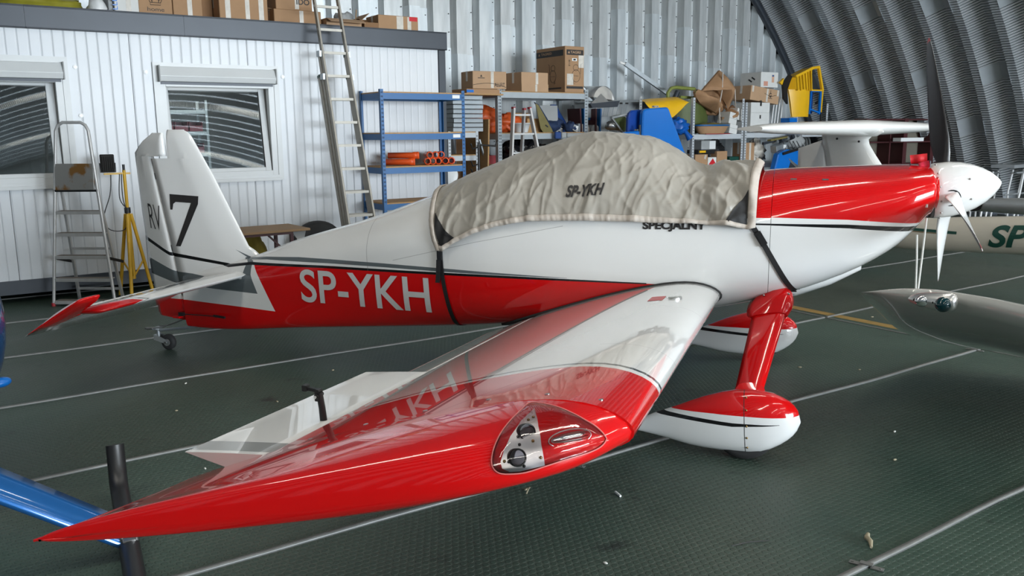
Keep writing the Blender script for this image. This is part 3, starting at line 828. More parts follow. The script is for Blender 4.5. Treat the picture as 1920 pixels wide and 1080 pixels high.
for sg in (-1, 1):
    yy = sg*1.056; rings = []
    xs = [-.592,-.58,-.54,-.48,-.42,-.36,-.28,-.2,-.12,-.04,.04,.1,.15,.2,.235,.26,.28,.291,.296]
    for x in xs:
        t, b, w = smooth(x, PT), smooth(x, PB), smooth(x, PW); zc = b + (t-b)*.45; pts = []
        for k in range(28):
            a = 2*PI*k/28; c, s_ = math.cos(a), math.sin(a); e = 2.3
            r = (abs(c)**e + abs(s_)**e)**(-1/e)
            pts.append(Vector((x, yy + w*r*c, zc + r*s_*((t-zc) if s_ > 0 else (zc-b)))))
        rings.append(pts)
    pant = MB().loft(rings).build('wheel_fairing', pm.m, ac)
    for z in (.09, .15, .215, .30, .36):
        x = lerp(z, [(0,.026),(.4,.0)]); t, b, w = smooth(x, PT), smooth(x, PB), smooth(x, PW); zc = b+(t-b)*.45
        q = abs(z-zc)/((t-zc) if z > zc else (zc-b)); wy = w*max(0, 1-q**2.3)**(1/2.3)
        MB().sphere((x+.012, yy + sg*(wy+.001), z), .006, 8, 4).build('fairing_screw', M['brass'], pant)
    ty = MB().lathe([(.06,-.055),(.13,-.06),(.158,-.05),(.169,-.02),(.169,.02),(.158,.05),(.13,.06),(.06,.055)], (.01, yy, .1685), (0,1,0), 32, caps=True).build('wheel', M['rubber'], ac)
    MB().cyl((.01, yy-.062, .1685), (.01, yy+.062, .1685), .05, seg=16).build('wheel_hub', M['alu'], ty)
    # leg: streamlined loft from fuselage to fairing
    rings = []
    for t in (0,.15,.35,.6,.85,1.0):
        f = Vector((.225 + (.088-.225)*t, sg*(.36 + (1.02-.36)*t), .80 + (.33-.80)*t)); ch = .205 + (.150-.205)*t; th = .056 - .010*t
        pts = []
        for u, h in ((0,0),(.05,.6),(.2,1),(.5,.85),(.85,.3),(1,.02)): pts.append(f + Vector((-u*ch*.985, 0, -u*ch*.10)) + Vector((0, sg*.55, .83))*(h*th/2))
        for u, h in ((.85,-.3),(.5,-.85),(.2,-1),(.05,-.6)): pts.append(f + Vector((-u*ch*.985, 0, -u*ch*.10)) + Vector((0, sg*.55, .83))*(h*th/2))
        rings.append(pts)
    lg = MB().loft(rings).build('gear_leg', redgloss, ac)
    # fairing where the leg meets the fuselage
    rings = []
    for t, ch, th, dx in ((-.02,.13,.05,-.03),(.015,.20,.13,.0),(.06,.245,.165,.020),(.11,.262,.150,.028),(.165,.258,.115,.026),(.215,.238,.085,.018),(.235,.222,.070,.012)):
        f = Vector((.225 + (.088-.225)*t + dx, sg*(.36 + (1.02-.36)*t), .80 + (.33-.80)*t)); pts = []
        for u, h in ((0,0),(.05,.6),(.2,1),(.5,.95),(.85,.5),(1,.02),(.85,-.5),(.5,-.95),(.2,-1),(.05,-.6)): pts.append(f + Vector((-u*ch, 0, -u*ch*.10)) + Vector((0, sg*.55, .83))*(h*th/2))
        rings.append(pts)
    MB().loft(rings).build('leg_fairing', redgloss, lg)
    rings = []
    for t, g in ((0,1.0),(.5,1.2),(1,1.6)):
        c0 = Vector((.03, sg*.985, .37)).lerp(Vector((.02, sg*1.045, .325)), t)
        rings.append([c0 + Vector((math.cos(2*PI*k/20)*.075*g, math.sin(2*PI*k/20)*.028*g, math.sin(2*PI*k/20)*.028*g)) for k in range(20)])
    MB().loft(rings).build('leg_cuff', redgloss, lg)
    for dx, dz in ((-.055, .035), (.085, .05)):
        MB().sphere((.12+dx, sg*.455, .76+dz), .007, 8, 4).build('fairing_screw', M['screw'], lg)
# tail wheel
tw = MB(); tw.tube([(-4.30,0,.235),(-4.45,0,.205),(-4.78,0,.158)], [.014,.012,.011], 10); tw.cyl((-4.79,0,.09),(-4.79,0,.175), .016, seg=12)
tw.box((-4.80,0,.175), (.05,.09,.012))
tws = tw.build('tail_spring', M['steel'], ac)
fk = MB()
for sg in (-1, 1):
    fk.add([(-4.80,sg*.032,.125),(-4.80,sg*.032,.082),(-4.70,sg*.036,.058),(-4.665,sg*.036,.066),(-4.67,sg*.036,.085),(-4.74,sg*.034,.110)], [(0,1,2,3,4,5)])
    fk.add([(-4.80,sg*.038,.125),(-4.80,sg*.038,.082),(-4.70,sg*.042,.058),(-4.665,sg*.042,.066),(-4.67,sg*.042,.085),(-4.74,sg*.040,.110)], [(0,1,2,3,4,5)])
fk.box((-4.803,0,.104), (.012,.076,.045)); fk.build('tail_fork', M['winggrey'], tws)
wh = MB().lathe([(.030,-.024),(.052,-.026),(.064,-.016),(.066,0),(.064,.016),(.052,.026),(.030,.024)], (-4.69,0,.0655), (0,1,0), 28, caps=True).build('tail_wheel', M['rubber'], ac)
MB().cyl((-4.69,-.030,.0655), (-4.69,.030,.0655), .030, seg=18).build('tail_hub', M['alu'], wh)
MB().cyl((-4.69,-.046,.0655), (-4.69,.046,.0655), .010, seg=8).build('axle_bolt', M['screw'], wh)
ln = MB(); ln.tube([(-4.84,-.05,.178),(-4.70,-.045,.20),(-4.52,-.04,.27)], .004, 6); ln.tube([(-4.84,.05,.178),(-4.70,.045,.20),(-4.52,.04,.27)], .004, 6)
ln.cyl((-4.86,-.05,.176),(-4.80,-.05,.184), .009, seg=8); ln.cyl((-4.92,0,.165),(-4.83,0,.172), .010, seg=8)
ln.build('steering_link', M['screw'], tws)
ca = MB(); ca.tube([(-4.10,-.135,.345),(-4.25,-.105,.34),(-4.50,-.055,.325)], .004, 6); ca.box((-4.06,-.140,.347), (.12,.014,.016), (0,.03,-.15)); ca.box((-4.49,-.055,.325), (.045,.03,.03))
ca.build('rudder_cable', M['black'], ac)
MB().box((-4.53,0,.30), (.06,.16,.014)).build('rudder_horn', redgloss, ac)

# ---- lettering
def text2d(txt, bold=0.0, shear=0.0):
    cu = bpy.data.curves.new('t', 'FONT'); cu.body = txt; cu.size = 1; cu.offset = bold; cu.shear = shear; cu.resolution_u = 6
    ob = bpy.data.objects.new('t', cu); COL.objects.link(ob); bpy.context.view_layer.update()
    me = bpy.data.meshes.new_from_object(ob.evaluated_get(bpy.context.evaluated_depsgraph_get()))
    vs = [(v.co.x, v.co.y) for v in me.vertices]; fs = [tuple(p.vertices) for p in me.polygons]
    bpy.data.objects.remove(ob); bpy.data.curves.remove(cu); bpy.data.meshes.remove(me)
    x0, x1 = min(v[0] for v in vs), max(v[0] for v in vs); y0, y1 = min(v[1] for v in vs), max(v[1] for v in vs)
    return [((a-x0)/(x1-x0), (b-y0)/(y1-y0)) for a, b in vs], fs
def letters(name, txt, mp, mat, parent, bold=0.0, shear=0.0):
    """flat lettering; mp maps unit-square text coordinates onto the surface"""
    vs, fs = text2d(txt, bold, shear); vs, fs = refine2d(vs, fs, .9/len(txt)/3, .12)
    return MB().add([mp(a, b) for a, b in vs], fs).build(name, mat, parent, fix=False)
silver = flat('silver_lettering', (.58,.58,.58), .35)
def reg_map(sg):
    def f(a, b):
        x = -3.235 + 1.135*a if sg < 0 else -2.10 - 1.135*a
        x += (.012)*(b)*sg; z = .532 + .018*(x+3.235) + .248*b
        return Vector((x, sg*(fus_y(x, z)+.006), z))
    return f
letters('registration', 'SP-YKH', reg_map(-1), silver, ac, .012); letters('registration', 'SP-YKH', reg_map(1), silver, ac, .012)
letters('class_lettering', 'SPECJALNY', lambda a, b: Vector((-.650 + .375*a, -(fus_y(-.650+.375*a, 1.167+.060*b)+.003), 1.167 + .008*a + .060*b)), M['ink'], ac, .045)
def fin_pt(x, z, d=.002):
    x0, x1 = lerp(z, FLE), lerp(z, FHG)+.012; u = max(0, (x-x0)/(x1-x0))
    th = .006 + (.075-.006)*math.sqrt(u/.35) if u < .35 else .075 + (.05-.075)*(u-.35)/.65
    return Vector((x, -(th/2+d), z))
sv = [(-4.534,1.300),(-4.252,1.287),(-4.262,1.225),(-4.468,.880),(-4.516,.880),(-4.330,1.232),(-4.480,1.238),(-4.505,1.222),(-4.518,1.175),(-4.540,1.175)]
q = MB(); q.add([fin_pt(a, b) for a, b in sv], [(0,1,2,5,6,7),(2,3,4,5),(0,7,8,9)]); q.build('number_seven', M['ink'], fin, fix=False)
def rud_pt(x, z, d=.002):
    xh = lerp(z, FHG); th = .052 if x > xh-.09 else .052 - .046*min(1, (xh-.09-x)/max(.05, xh-.09+4.915))
    return Vector((x, -(th/2+d), z))
letters('model_lettering', 'RV', lambda a, b: rud_pt(-4.805 + .165*a - .004*b, 1.012 + .205*b - .012*a, .003), M['ink'], rud, -.008)
# ================================================================== FABRIC COVER OVER THE CANOPY
from mathutils import noise as mn
C_T = [(-2.214,1.352),(-1.95,1.462),(-1.739,1.54),(-1.532,1.621),(-1.328,1.681),(-1.187,1.72),(-1.048,1.738),(-.912,1.733),(-.714,1.715),(-.647,1.695),(-.514,1.62),(-.407,1.545),(-.304,1.508),(-.258,1.53),(-.219,1.55),(-.054,1.540),(.021,1.530)]
C_H = [(a, b+.007) for a, b in [(-2.06,.985),(-1.982,.985),(-1.888,1.045),(-1.754,1.107),(-1.596,1.158),(-1.387,1.198),(-1.184,1.210),(-.988,1.215),(-.802,1.215),(-.555,1.212),(-.317,1.211),(-.142,1.206),(-.039,1.19),(.02,1.205)]]
def cov_sec(x):
    w, t, b, m, nt, nb = fus_section(x)
    return w, lerp(x, C_T), b, m, nt, nb
def cov_pt(x, ph, off):
    w, t, b, m, nt, nb = cov_sec(x); c, s_ = math.cos(ph), math.sin(ph); e = nt if s_ >= 0 else nb
    r = (abs(c)**e + abs(s_)**e)**(-1/e); hz = (t-m) if s_ >= 0 else (m-b)
    return Vector((x, r*c*(w+off), m + r*s_*(hz+off)))
def hem_ph(x, dz=0.0):
    h = lerp(x, C_H) + dz; a, b = -1.2, PI/2
    for _ in range(26):
        c = (a+b)/2
        if cov_pt(x, c, .01).z < h: a = c
        else: b = c
    return a
def rid(v): return 1 - abs(mn.noise(v))*2
def wrinkle(x, v, sg):
    a = sg*v
    p = Vector((x*2.2, a*1.7, sg*3.1)); low = max(0, min(1, (v-.25)/.5))
    d = mn.noise(p)*.020
    d += max(0, rid(Vector((x*4.2 - a*2.6 + .3*mn.noise(p*3), a*1.1 + x*1.3, 1.3))) - .4)**2*.034*(.3+.7*low)
    d += max(0, rid(Vector((x*7 + a*3.4, a*1.8 - x*2.6, 4.2)))-.5)**2*.020
    d += max(0, rid(Vector((x*13 - a*2.5 + .5*mn.noise(Vector((x*5, a*4, 3))), a*1.6, 8.8 + sg)))-.45)**2*.028*low
    d += max(0, rid(Vector((x*11 + a*7, a*5 - x*4, 14.2)))-.6)**2*.020
    if v > .6: d += ((v-.6)/.4)**1.4*.011*mn.noise(Vector((x*21, a*1.2, 6.6)))
    if x > -.42:                                   # bunched folds over the windscreen base
        f = min(1, (x+.42)/.10)*min(1, (.03-x)/.08 + .1); t = (x*1.15 + a*.50)*3.1 + .45*mn.noise(Vector((x*4, a*3, 5)))
        d += f*(.062*(abs((t % 1) - .5)*2 - .35) + .02*mn.noise(Vector((x*18 + a*10, a*4, 2.2))))*(.35+.65*v)*.8
    if x < -1.95: d += .012*math.sin((x*1.0 + v*.10)*60)*v
    return d
def cov_x(u, v):
    xl = lerp(v, [(0,-2.214),(.45,-2.14),(.7,-2.11),(.9,-2.07),(1,-2.035)]); xr = lerp(v, [(0,.022),(.5,.006),(1,.004)])
    return xl + (xr-xl)*u
cm = Mat('grey_cover_fabric', (.36,.335,.29), .38); nz = cm.noise(3.0, 5); n2 = cm.noise(160, 2)
cm.color(cm.mix(nz, (.30,.28,.245), (.385,.36,.315))); cm.b.inputs['Sheen Weight'].default_value = .1; cm.bump(n2, .06, .002)
cov = thing('canopy_cover', 'grey fabric cover with black lettering strapped over the canopy', 'cover')
NU, NV = 300, 56
m = MB(); rows = []
def cpt(u, vv, extra=0.0, wr=True):
    v = abs(vv); sg = -1 if vv < 0 else 1
    x = cov_x(u, v); h = hem_ph(x)
    ph = PI/2 - v*(PI/2 - h)
    if sg < 0: ph2 = PI - ph
    else: ph2 = ph
    fall = min(1, u/.03, (1-u)/.02)
    return cov_pt(x, ph2, .012 + extra + (wrinkle(x, v, sg)*fall + .007*fall if wr else 0))
hem_cache = {}
rows = [[cpt(i/NU, -1 + j/NV) for j in range(2*NV+1)] for i in range(NU+1)]
m.loft(rows, caps=False, close=False).build('fabric', cm.m, cov, fix=False)
def hem_strip(path_in, path_out, name='hem'):
    """puffy elastic edge between two curves"""
    q = MB(); rr = []
    for k, (a, b) in enumerate(zip(path_in, path_out)):
        g = .5 + .5*math.sin(k*1.9 + 2*mn.noise(Vector((k*.3, 1, 2)))); n = Vector((0, math.copysign(1, a.y) if abs(a.y) > .05 else 0, .5 if abs(a.y) < .4 else .1)).normalized()
        c = (a+b)/2
        rr.append([a + n*.002, a + n*(.008 + .004*g), c + n*(.013 + .007*g), b + n*(.010 + .004*g), b + n*.001 , c - n*.004])
    return q.loft(rr).build(name, M['hem'], cov)
for sg in (-1, 1):
    n = 190
    hem_strip([cpt(.012 + .976*i/n, sg*.955) for i in range(n+1)], [cpt(.012 + .976*i/n, sg*1.0, .002) for i in range(n+1)])
n = 90
hem_strip([cpt(.018, -1+2*i/n, .004) for i in range(n+1)], [cpt(0, -1+2*i/n, .003) for i in range(n+1)], 'rear_hem')
hem_strip([cpt(.978, -1+2*i/n, .010) for i in range(n+1)], [cpt(1, -1+2*i/n, .008) for i in range(n+1)], 'front_hem')
# black corner patches, straps and buckles on both sides
def surf(x, z, sg, d): return Vector((x, sg*(fus_y(x, z)+d), z))
def strap(pts, wd, sg, parent, name='strap'):
    q = MB(); rr = []; P_ = [Vector((a, b, 0)) for a, b in pts]; pts = [cat(P_, i/40) for i in range(41)]; pts = [(p.x, p.y) for p in pts]
    for k, (x, z) in enumerate(pts):
        x0, z0 = pts[max(0, k-1)]; x1, z1 = pts[min(len(pts)-1, k+1)]
        dx, dz = x1-x0, z1-z0; L = math.hypot(dx, dz); nx, nz = -dz/L*wd/2, dx/L*wd/2
        a, b = surf(x-nx, z-nz, sg, .007), surf(x+nx, z+nz, sg, .007); o = Vector((0, sg*.003, 0))
        rr.append([a, b, b+o, a+o])
    return q.loft(rr, smooth=False).build(name, M['webbing'], parent)
for sg in (-1, 1):
    def corner(us, name):
        q = MB()
        q.add([cpt(u, sg*v, .010) for u, v in us], [tuple(range(len(us)))] if len(us) == 3 else [(0,1,2,3)])
        return q
    g = MB(); rows = []
    for i in range(9):
        t = i/8; row = []
        for j in range(9):
            w = j/8; u0 = .022 + .060*t; vv = 1 - .36*(1-t)*(w) - .02
            row.append(cpt(u0, sg*vv, .008))
        rows.append(row)
    g.loft(rows, caps=False, close=False).build('corner_patch', M['webbing'], cov, fix=False)
    g = MB(); rows = []
    for i in range(9):
        t = i/8; row = []
        for j in range(9):
            w = j/8; u0 = .975 - .060*t; vv = .98 - .34*(1-t)*w
            row.append(cpt(u0, sg*vv, .008))
        rows.append(row)
    g.loft(rows, caps=False, close=False).build('corner_patch', M['webbing'], cov, fix=False)
    s1 = strap([(-2.015,1.02),(-2.008,.94),(-2.000,.84),(-1.985,.74),(-1.965,.64),(-1.945,.54),(-1.935,.47)], .030, sg, cov)
    b = MB(); c = surf(-2.012, .965, sg, .014)
    b.box(c, (.036, .016, .075)); b.box(c + Vector((0, sg*.004, .0)), (.020, .018, .045)); b.tube([c + Vector((-.02,0,.05)), c + Vector((-.02,0,.075)), c + Vector((.02,0,.075)), c + Vector((.02,0,.05))], .004, 6)
    b.build('buckle', M['black'], cov)
    q = MB(); rr = []
    for z, x, o in ((.93,-2.02,.018),(.86,-2.022,.022),(.80,-2.028,.020),(.775,-2.032,.02)):
        p = surf(x, z, sg, o); rr.append([p + Vector((-.016,0,0)), p + Vector((.016,0,0)), p + Vector((.016,sg*.002,0)), p + Vector((-.016,sg*.002,0))])
    q.loft(rr, smooth=False).build('strap_tail', M['webbing'], cov)
    s2 = strap([(-.020,1.225),(.020,1.165),(.060,1.10),(.125,.99),(.19,.88),(.235,.815),(.262,.79)], .030, sg, cov)
    b = MB(); c = surf(.035, 1.145, sg, .014); rm = Matrix.Rotation(R(32), 3, 'Y')
    b.box(c, (.040, .016, .085), rm.inverted()); b.box(c, (.022, .024, .05), rm.inverted()); b.build('buckle', M['black'], cov)
# belly part of the straps
for xa, za, xb in ((-1.935,.47,-1.93),(.235,.815,.245)):
    q = MB(); rr = []
    for k in range(13):
        t = -1 + 2*k/12; w, tt, b0, mm, nt, nb = fus_section(xa); y = t*fus_y(xa, za)*1.0
        z = b0 + (za-b0)*abs(t)**3 - .006
        rr.append([Vector((xa-.015, y, z)), Vector((xa+.015, y, z)), Vector((xa+.015, y, z-.003)), Vector((xa-.015, y, z-.003))])
    q.loft(rr, smooth=False).build('belly_strap', M['webbing'], cov)
# registration on the cover
def cov_map(a, b):
    x = -1.140 + .246*a; z = 1.356 + .012*a + .070*b
    # find the cover point at that height on the right side
    lo, hi = 0.0, 1.0
    for _ in range(22):
        mid = (lo+hi)/2
        h = hem_ph(x); ph = PI/2 - mid*(PI/2-h)
        if cov_pt(x, ph, .012).z > z: lo = mid
        else: hi = mid
    ph = PI - (PI/2 - lo*(PI/2-hem_ph(x)))
    return cov_pt(x, ph, .026 + wrinkle(x, lo, -1))
letters('cover_lettering', 'SP-YKH', cov_map, M['ink'], cov, .035, .28)

# ================================================================== LANDING LIGHT LENS IN THE RIGHT WING TIP is added in a7
# ---- red warning flags by the propeller, with their cords
fl = thing('warning_flag', 'red warning flags with two white hanging cords, between cowling and spinner', 'flag', (.955, -.06, 1.40))
def rel(o, p): return Vector(p) - Vector(o.location)
q = MB(); n = 8
a0, a1, b0, b1 = [rel(fl, p) for p in ((.850,-.05,1.607),(.943,-.05,1.618),(.858,-.05,1.556),(.947,-.05,1.564))]
top = [a0.lerp(a1, i/n) + Vector((0, .008*math.sin(i*1.1), 0)) for i in range(n+1)]; bot = [b0.lerp(b1, i/n) + Vector((0, .006*math.sin(i*1.1+.5), 0)) for i in range(n+1)]
q.loft([[t, b, b+Vector((0,.003,0)), t+Vector((0,.003,0))] for t, b in zip(top, bot)]); q.build('flag_panel', M['redflag'], fl)
q = MB(); a0, a1, b0, b1 = [rel(fl, p) for p in ((.895,-.07,1.562),(.953,-.07,1.578),(.912,-.09,1.505),(.958,-.09,1.522))]
top = [a0.lerp(a1, i/n) + Vector((0, -.007*math.sin(i*.9), 0)) for i in range(n+1)]; bot = [b0.lerp(b1, i/n) + Vector((0, -.009*math.sin(i*.9+.5), 0)) for i in range(n+1)]
q.loft([[t, b, b+Vector((0,.003,0)), t+Vector((0,.003,0))] for t, b in zip(top, bot)]); q.build('flag_panel', flat('pinkish_red_fabric', (.50,.006,.035), .6), fl)
MB().tube([rel(fl, p) for p in ((.957,-.075,1.575),(.962,-.075,1.40),(.964,-.075,1.25))], .006, 8).build('stick', M['darkgrey'], fl)
MB().cyl(rel(fl, (.856,-.05,1.53)), rel(fl, (.856,-.05,1.56)), .004, seg=6).build('stick', M['darkgrey'], fl)
for pts in (((.960,-.10,1.24),(.952,-.10,1.0),(.944,-.10,.80),(.940,-.10,.66)), ((.915,-.10,1.14),(.924,-.10,1.0),(.932,-.10,.80),(.934,-.10,.66))):
    MB().tube([rel(fl, p) for p in pts], .0055, 8).build('cord', M['cord'], fl)

# ---- small black camera mount standing on the right wing
P = on_wing(-1.385, -3.04, .0)
cmn = thing('camera_mount', 'small black action-camera mount standing on the red and white wing', 'camera mount', P)
b = MB(); b.cyl((0,0,-.002), (0,0,.006), .024, seg=16); b.tube([(0,0,.004),(-.004,0,.055),(-.014,.004,.108)], [.0135,.0125,.012], 10); b.build('post', M['black'], cmn)
b = MB(); b.box((-.018,.004,.098), (.016,.030,.034)); b.cyl((-.018,-.016,.100), (-.018,.026,.100), .009, seg=10); b.box((-.016,.004,.118), (.012,.026,.012)); b.build('knuckle', M['black'], cmn)
b = MB(); b.bar((-.016,.004,.117), (-.066,.010,.120), .012, .012); b.box((-.074,.010,.122), (.018,.024,.022)); b.build('arm', M['black'], cmn)
MB().cyl((-.018,-.022,.100), (-.018,-.016,.100), .006, seg=8).build('thumbscrew', M['chrome'], cmn)

# ================================================================== OTHER AIRCRAFT
# ---- wing reaching in from the right
ow = thing('white_aeroplane_wing', 'pale grey aeroplane wing tip with a green navigation light, reaching in at the right', 'aircraft', (2.0, -1.0, 0))
LEp = [(.558,-.919,.923),(.652,-1.042,.959),(.746,-1.165,.991),(.878,-1.227,1.001),(1.05,-1.383,1.004),(1.158,-1.561,1.009),(1.361,-1.92,1.024)]
TEp = [(.562,-.898,.914),(.705,-.166,.693),(.986,.823,.346),(1.278,1.109,.219),(1.594,1.101,.191),(1.826,1.068,.181),(2.298,.898,.156)]
rings = []
for i in range(41):
    t = i/40; a, b = cat(LEp, t), cat(TEp, t); d = b-a; ch = max(d.length, .02); sp_ = (cat(LEp, min(1, t+.02)) - cat(LEp, max(0, t-.02)))
    nn = d.cross(sp_).normalized()
    if nn.z < 0: nn = -nn
    pts = []
    us = [(1-math.cos(PI*k/12))/2 for k in range(13)]
    f = min(1, .25 + t*4)
    for u in reversed(us): pts.append(a + d*u + nn*(foil(u, .10)[0]*ch*f*.22))
    for u in us[1:]: pts.append(a + d*u + nn*(foil(u, .12)[1]*ch*f))
    rings.append([p - Vector(ow.location) for p in pts])
MB().loft(rings).build('wing', Mat('pale_grey_gloss', (.54,.55,.53), .2).coat(1, .04).m, ow)
def owr(p): return Vector(p) - Vector(ow.location)
n0, n1 = Vector((.748,-1.235,.960)), Vector((.935,-1.345,.970)); ax = (n1-n0); h = MB(); rr = []
for t, r in ((0,.004),(.06,.018),(.2,.031),(.45,.040),(.7,.044),(.9,.045),(.97,.038),(1.01,.026),(1.03,.008)):
    c = n0 + ax*t; side = ax.cross(Vector((0,0,1))).normalized()
    rr.append([owr(c + side*math.cos(2*PI*k/18)*r*.8 + Vector((0,0,1))*math.sin(2*PI*k/18)*r) for k in range(18)])
hs = h.loft(rr).build('light_housing', M['alu'], ow)
clear = bpy.data.materials.new('clear_lens'); clear.use_nodes = True; nt = clear.node_tree; nt.nodes.clear()
o_ = nt.nodes.new('ShaderNodeOutputMaterial'); mx = nt.nodes.new('ShaderNodeMixShader'); tb = nt.nodes.new('ShaderNodeBsdfTransparent'); gb = nt.nodes.new('ShaderNodeBsdfGlossy'); fr = nt.nodes.new('ShaderNodeFresnel')
tb.inputs[0].default_value = (.95,.93,.93,1); gb.inputs['Roughness'].default_value = .02; fr.inputs[0].default_value = 1.5
nt.links.new(fr.outputs[0], mx.inputs[0]); nt.links.new(tb.outputs[0], mx.inputs[1]); nt.links.new(gb.outputs[0], mx.inputs[2]); nt.links.new(mx.outputs[0], o_.inputs[0])
gm = Mat('dark_green_glass', (.001,.028,.035), .05).coat(1, .01).m
q = MB().sphere(owr((.880,-1.355,.962)), .036, 18, 10); q.build('green_lamp', gm, hs)
q = MB(); c = Vector((.800,-1.298,.963)); q.sphere(owr(c), 1, 16, 8, 0, (.034,.018,.026)); q.build('strobe_lens', M['chrome'], hs)
for p in ((.769,-1.272,.963),(.842,-1.325,.964)): MB().sphere(owr(p), .006, 8, 5).build('housing_screw', M['black'], hs)
q = MB(); q.add([owr(p) for p in ((1.25,.996,.236),(1.315,1.022,.262),(1.415,1.054,.256),(1.334,.921,.25))], [(0,1,2),(0,2,3)]); q.build('hinge_fairing', M['winggrey'], ow)

# ---- glider standing behind the propeller: tail boom with green letters and T-tail
gd = thing('glider', 'white glider with green registration letters and a T-tail, behind the propeller', 'aircraft', (.664, 4.592, 0), math.atan2(-.55, .835))
def boom_r(x): return lerp(x, [(-.5,.085),(.0,.115),(.9,.168),(1.97,.186),(3.0,.24),(3.8,.33),(4.6,.36),(5.6,.28),(6.2,.10)])
def boom_z(x): return lerp(x, [(-.5,.60),(.9,.675),(1.97,.752),(3.0,.78),(4.6,.74),(6.2,.62)])
rr = []
for i in range(57):
    x = -.5 + 6.7*i/56; r = boom_r(x)
    rr.append([Vector((x, r*.85*math.cos(2*PI*k/26), boom_z(x) + r*math.sin(2*PI*k/26))) for k in range(26)])
gp = Mat('glider_gelcoat_cream', (.52,.49,.42), .3).coat(.8, .06).m
body = MB().loft(rr).build('fuselage', gp, gd)
def boom_pt(x, z, d=.003):
    r = boom_r(x); q = max(-1, min(1, (z-boom_z(x))/r)); return Vector((x, -(r*.85*math.sqrt(1-q*q)+d), z))
letters('registration', 'SP', lambda a, b: boom_pt(1.725 + .345*a + .03*b, .622 + .22*b + .03*a, .004), M['darkgreen'], gd, .03, .12)
gs = MB(); rr = []
for i in range(21):
    x = -.3 + (1.43+.3)*i/20; z = .735 - .0*(x); rr.append([boom_pt(x, z+.018), boom_pt(x, z-.010)])
gs.loft(rr, caps=False, close=False).build('green_stripe', M['darkgreen'], gd, fix=False)
gs = MB(); rr = []
for i in range(21):
    x = -.3 + (1.30+.3)*i/20; rr.append([boom_pt(x, .722), boom_pt(x, .715)])
gs.loft(rr, caps=False, close=False).build('gold_stripe', M['brass'], gd, fix=False)
gw = Mat('glider_gelcoat_white', (.72,.72,.70), .3).coat(.7, .07).m
fr_ = []
for z, x0, x1 in ((.62,.86,-.02),(1.0,.72,-.06),(1.323,.575,-.09),(1.50,.44,-.13),(1.60,.372,-.16),(1.65,.36,-.175),(1.69,.40,-.18),(1.72,.47,-.18)):
    fr_.append(slab_sec(-x0, -x1, z, .01, .10, .06)); fr_[-1] = [Vector((-p.x, p.y, p.z)) for p in fr_[-1]]
MB().loft(fr_).build('fin', gw, gd)
rr = []
for z, x1 in ((.70,-.46),(1.347,-.485),(1.55,-.492)):
    rr.append([Vector((-p.x, p.y, p.z)) for p in slab_sec(.10 + (z-1.3)*.05, -x1, z, .05, .06, .008)])
rr.append([Vector((-p.x, p.y, p.z)) for p in slab_sec(.14, .20, 1.64, .03, .04, .008)])
MB().loft(rr).build('rudder', Mat('rudder_paint', (.62,.62,.61), .35).coat(.4, .1).m, gd)
rr = []
for i in range(31):
    y = -1.78 + 3.62*i/30; q = abs(y)/1.84; le_ = .50 - .16*q - .10*q**6; te = -.14 + .05*q + .06*q**6
    tt = (.118*(1-q*.45))*math.sqrt(max(.02, 1-q**10)); z = 1.775
    pts = []
    for k in range(20):
        a = 2*PI*k/20; cx = (math.cos(a)+1)/2; hh = math.sin(a)*(.35 + .65*cx)*1.0
        pts.append(Vector((te + (le_-te)*cx, y, z + hh*tt)))
    rr.append(pts)
MB().loft(rr).build('tailplane', gw, gd)
q = MB(); rr = []
for x, w, h in ((.52,.01,.01),(.45,.05,.05),(.25,.065,.06),(-.05,.06,.05),(-.16,.02,.02)):
    rr.append([Vector((x, w*math.cos(2*PI*k/16), 1.735 + h*math.sin(2*PI*k/16))) for k in range(16)])
q.loft(rr).build('tailplane_fairing', gw, gd)
for x, z in ((.02,1.66),(.28,1.63)): MB().cyl((x,-.058,z), (x,-.050,z), .012, seg=10).build('access_plug', M['black'], gd)
q = MB(); q.cyl((4.7,-.06,.17), (4.7,.06,.17), .17, seg=24); q.build('main_wheel', M['rubber'], gd)
q = MB(); q.tube([(-.2,0,.52),(-.2,0,.12)], .03, 8); q.tube([(-.35,-.25,.08),(-.05,-.25,.08)], .02, 8); q.box((-.2,0,.10), (.08,.55,.05)); 
for sg in (-1,1): q.cyl((-.2,sg*.25-.03,.08), (-.2,sg*.25+.03,.08), .08, seg=14)
q.build('tail_dolly', M['darkgrey'], gd)

# ---- silver wing with a black oval in front of the spinner
sw = thing('silver_wing_spar', 'silver streamlined wing panel with a black oval patch, behind the spinner tip', 'aircraft part', (2.4, 4.6, 0))
pts = [(2.0,5.17,.86),(2.037,5.127,.865),(2.12,5.02,.895),(2.23,4.882,.925),(2.518,4.446,.952),(2.787,4.003,.974),(2.87,3.86,.98)]; rad = [.012,.03,.055,.072,.088,.10,.104]
MB().tube([Vector(p)-Vector(sw.location) for p in pts], rad, 20).build('spar_shell', M['winggrey'], sw)
q = MB(); rows = []
P0_, P1_ = Vector((2.09,5.06,.885)), Vector((2.26,4.83,.932)); dd_ = (P1_-P0_); side = Vector((dd_.y, -dd_.x, 0)).normalized(); side = -side if side.y > 0 else side
for i in range(11):
    t = i/10; c = P0_.lerp(P1_, t); r = lerp(t, [(0,.051),(.45,.069),(1,.0765)])*1.015; wdt = 62*math.sqrt(max(0, 1-(2*t-1)**2))
    rows.append([c + side*r*math.cos(R(w*wdt+8)) + Vector((0,0,1))*r*math.sin(R(w*wdt+8)) - Vector(sw.location) for w in (-1,-.5,0,.5,1)])
q.loft(rows, caps=False, close=False).build('oval_patch', M['ink'], sw, fix=False)
q = MB()
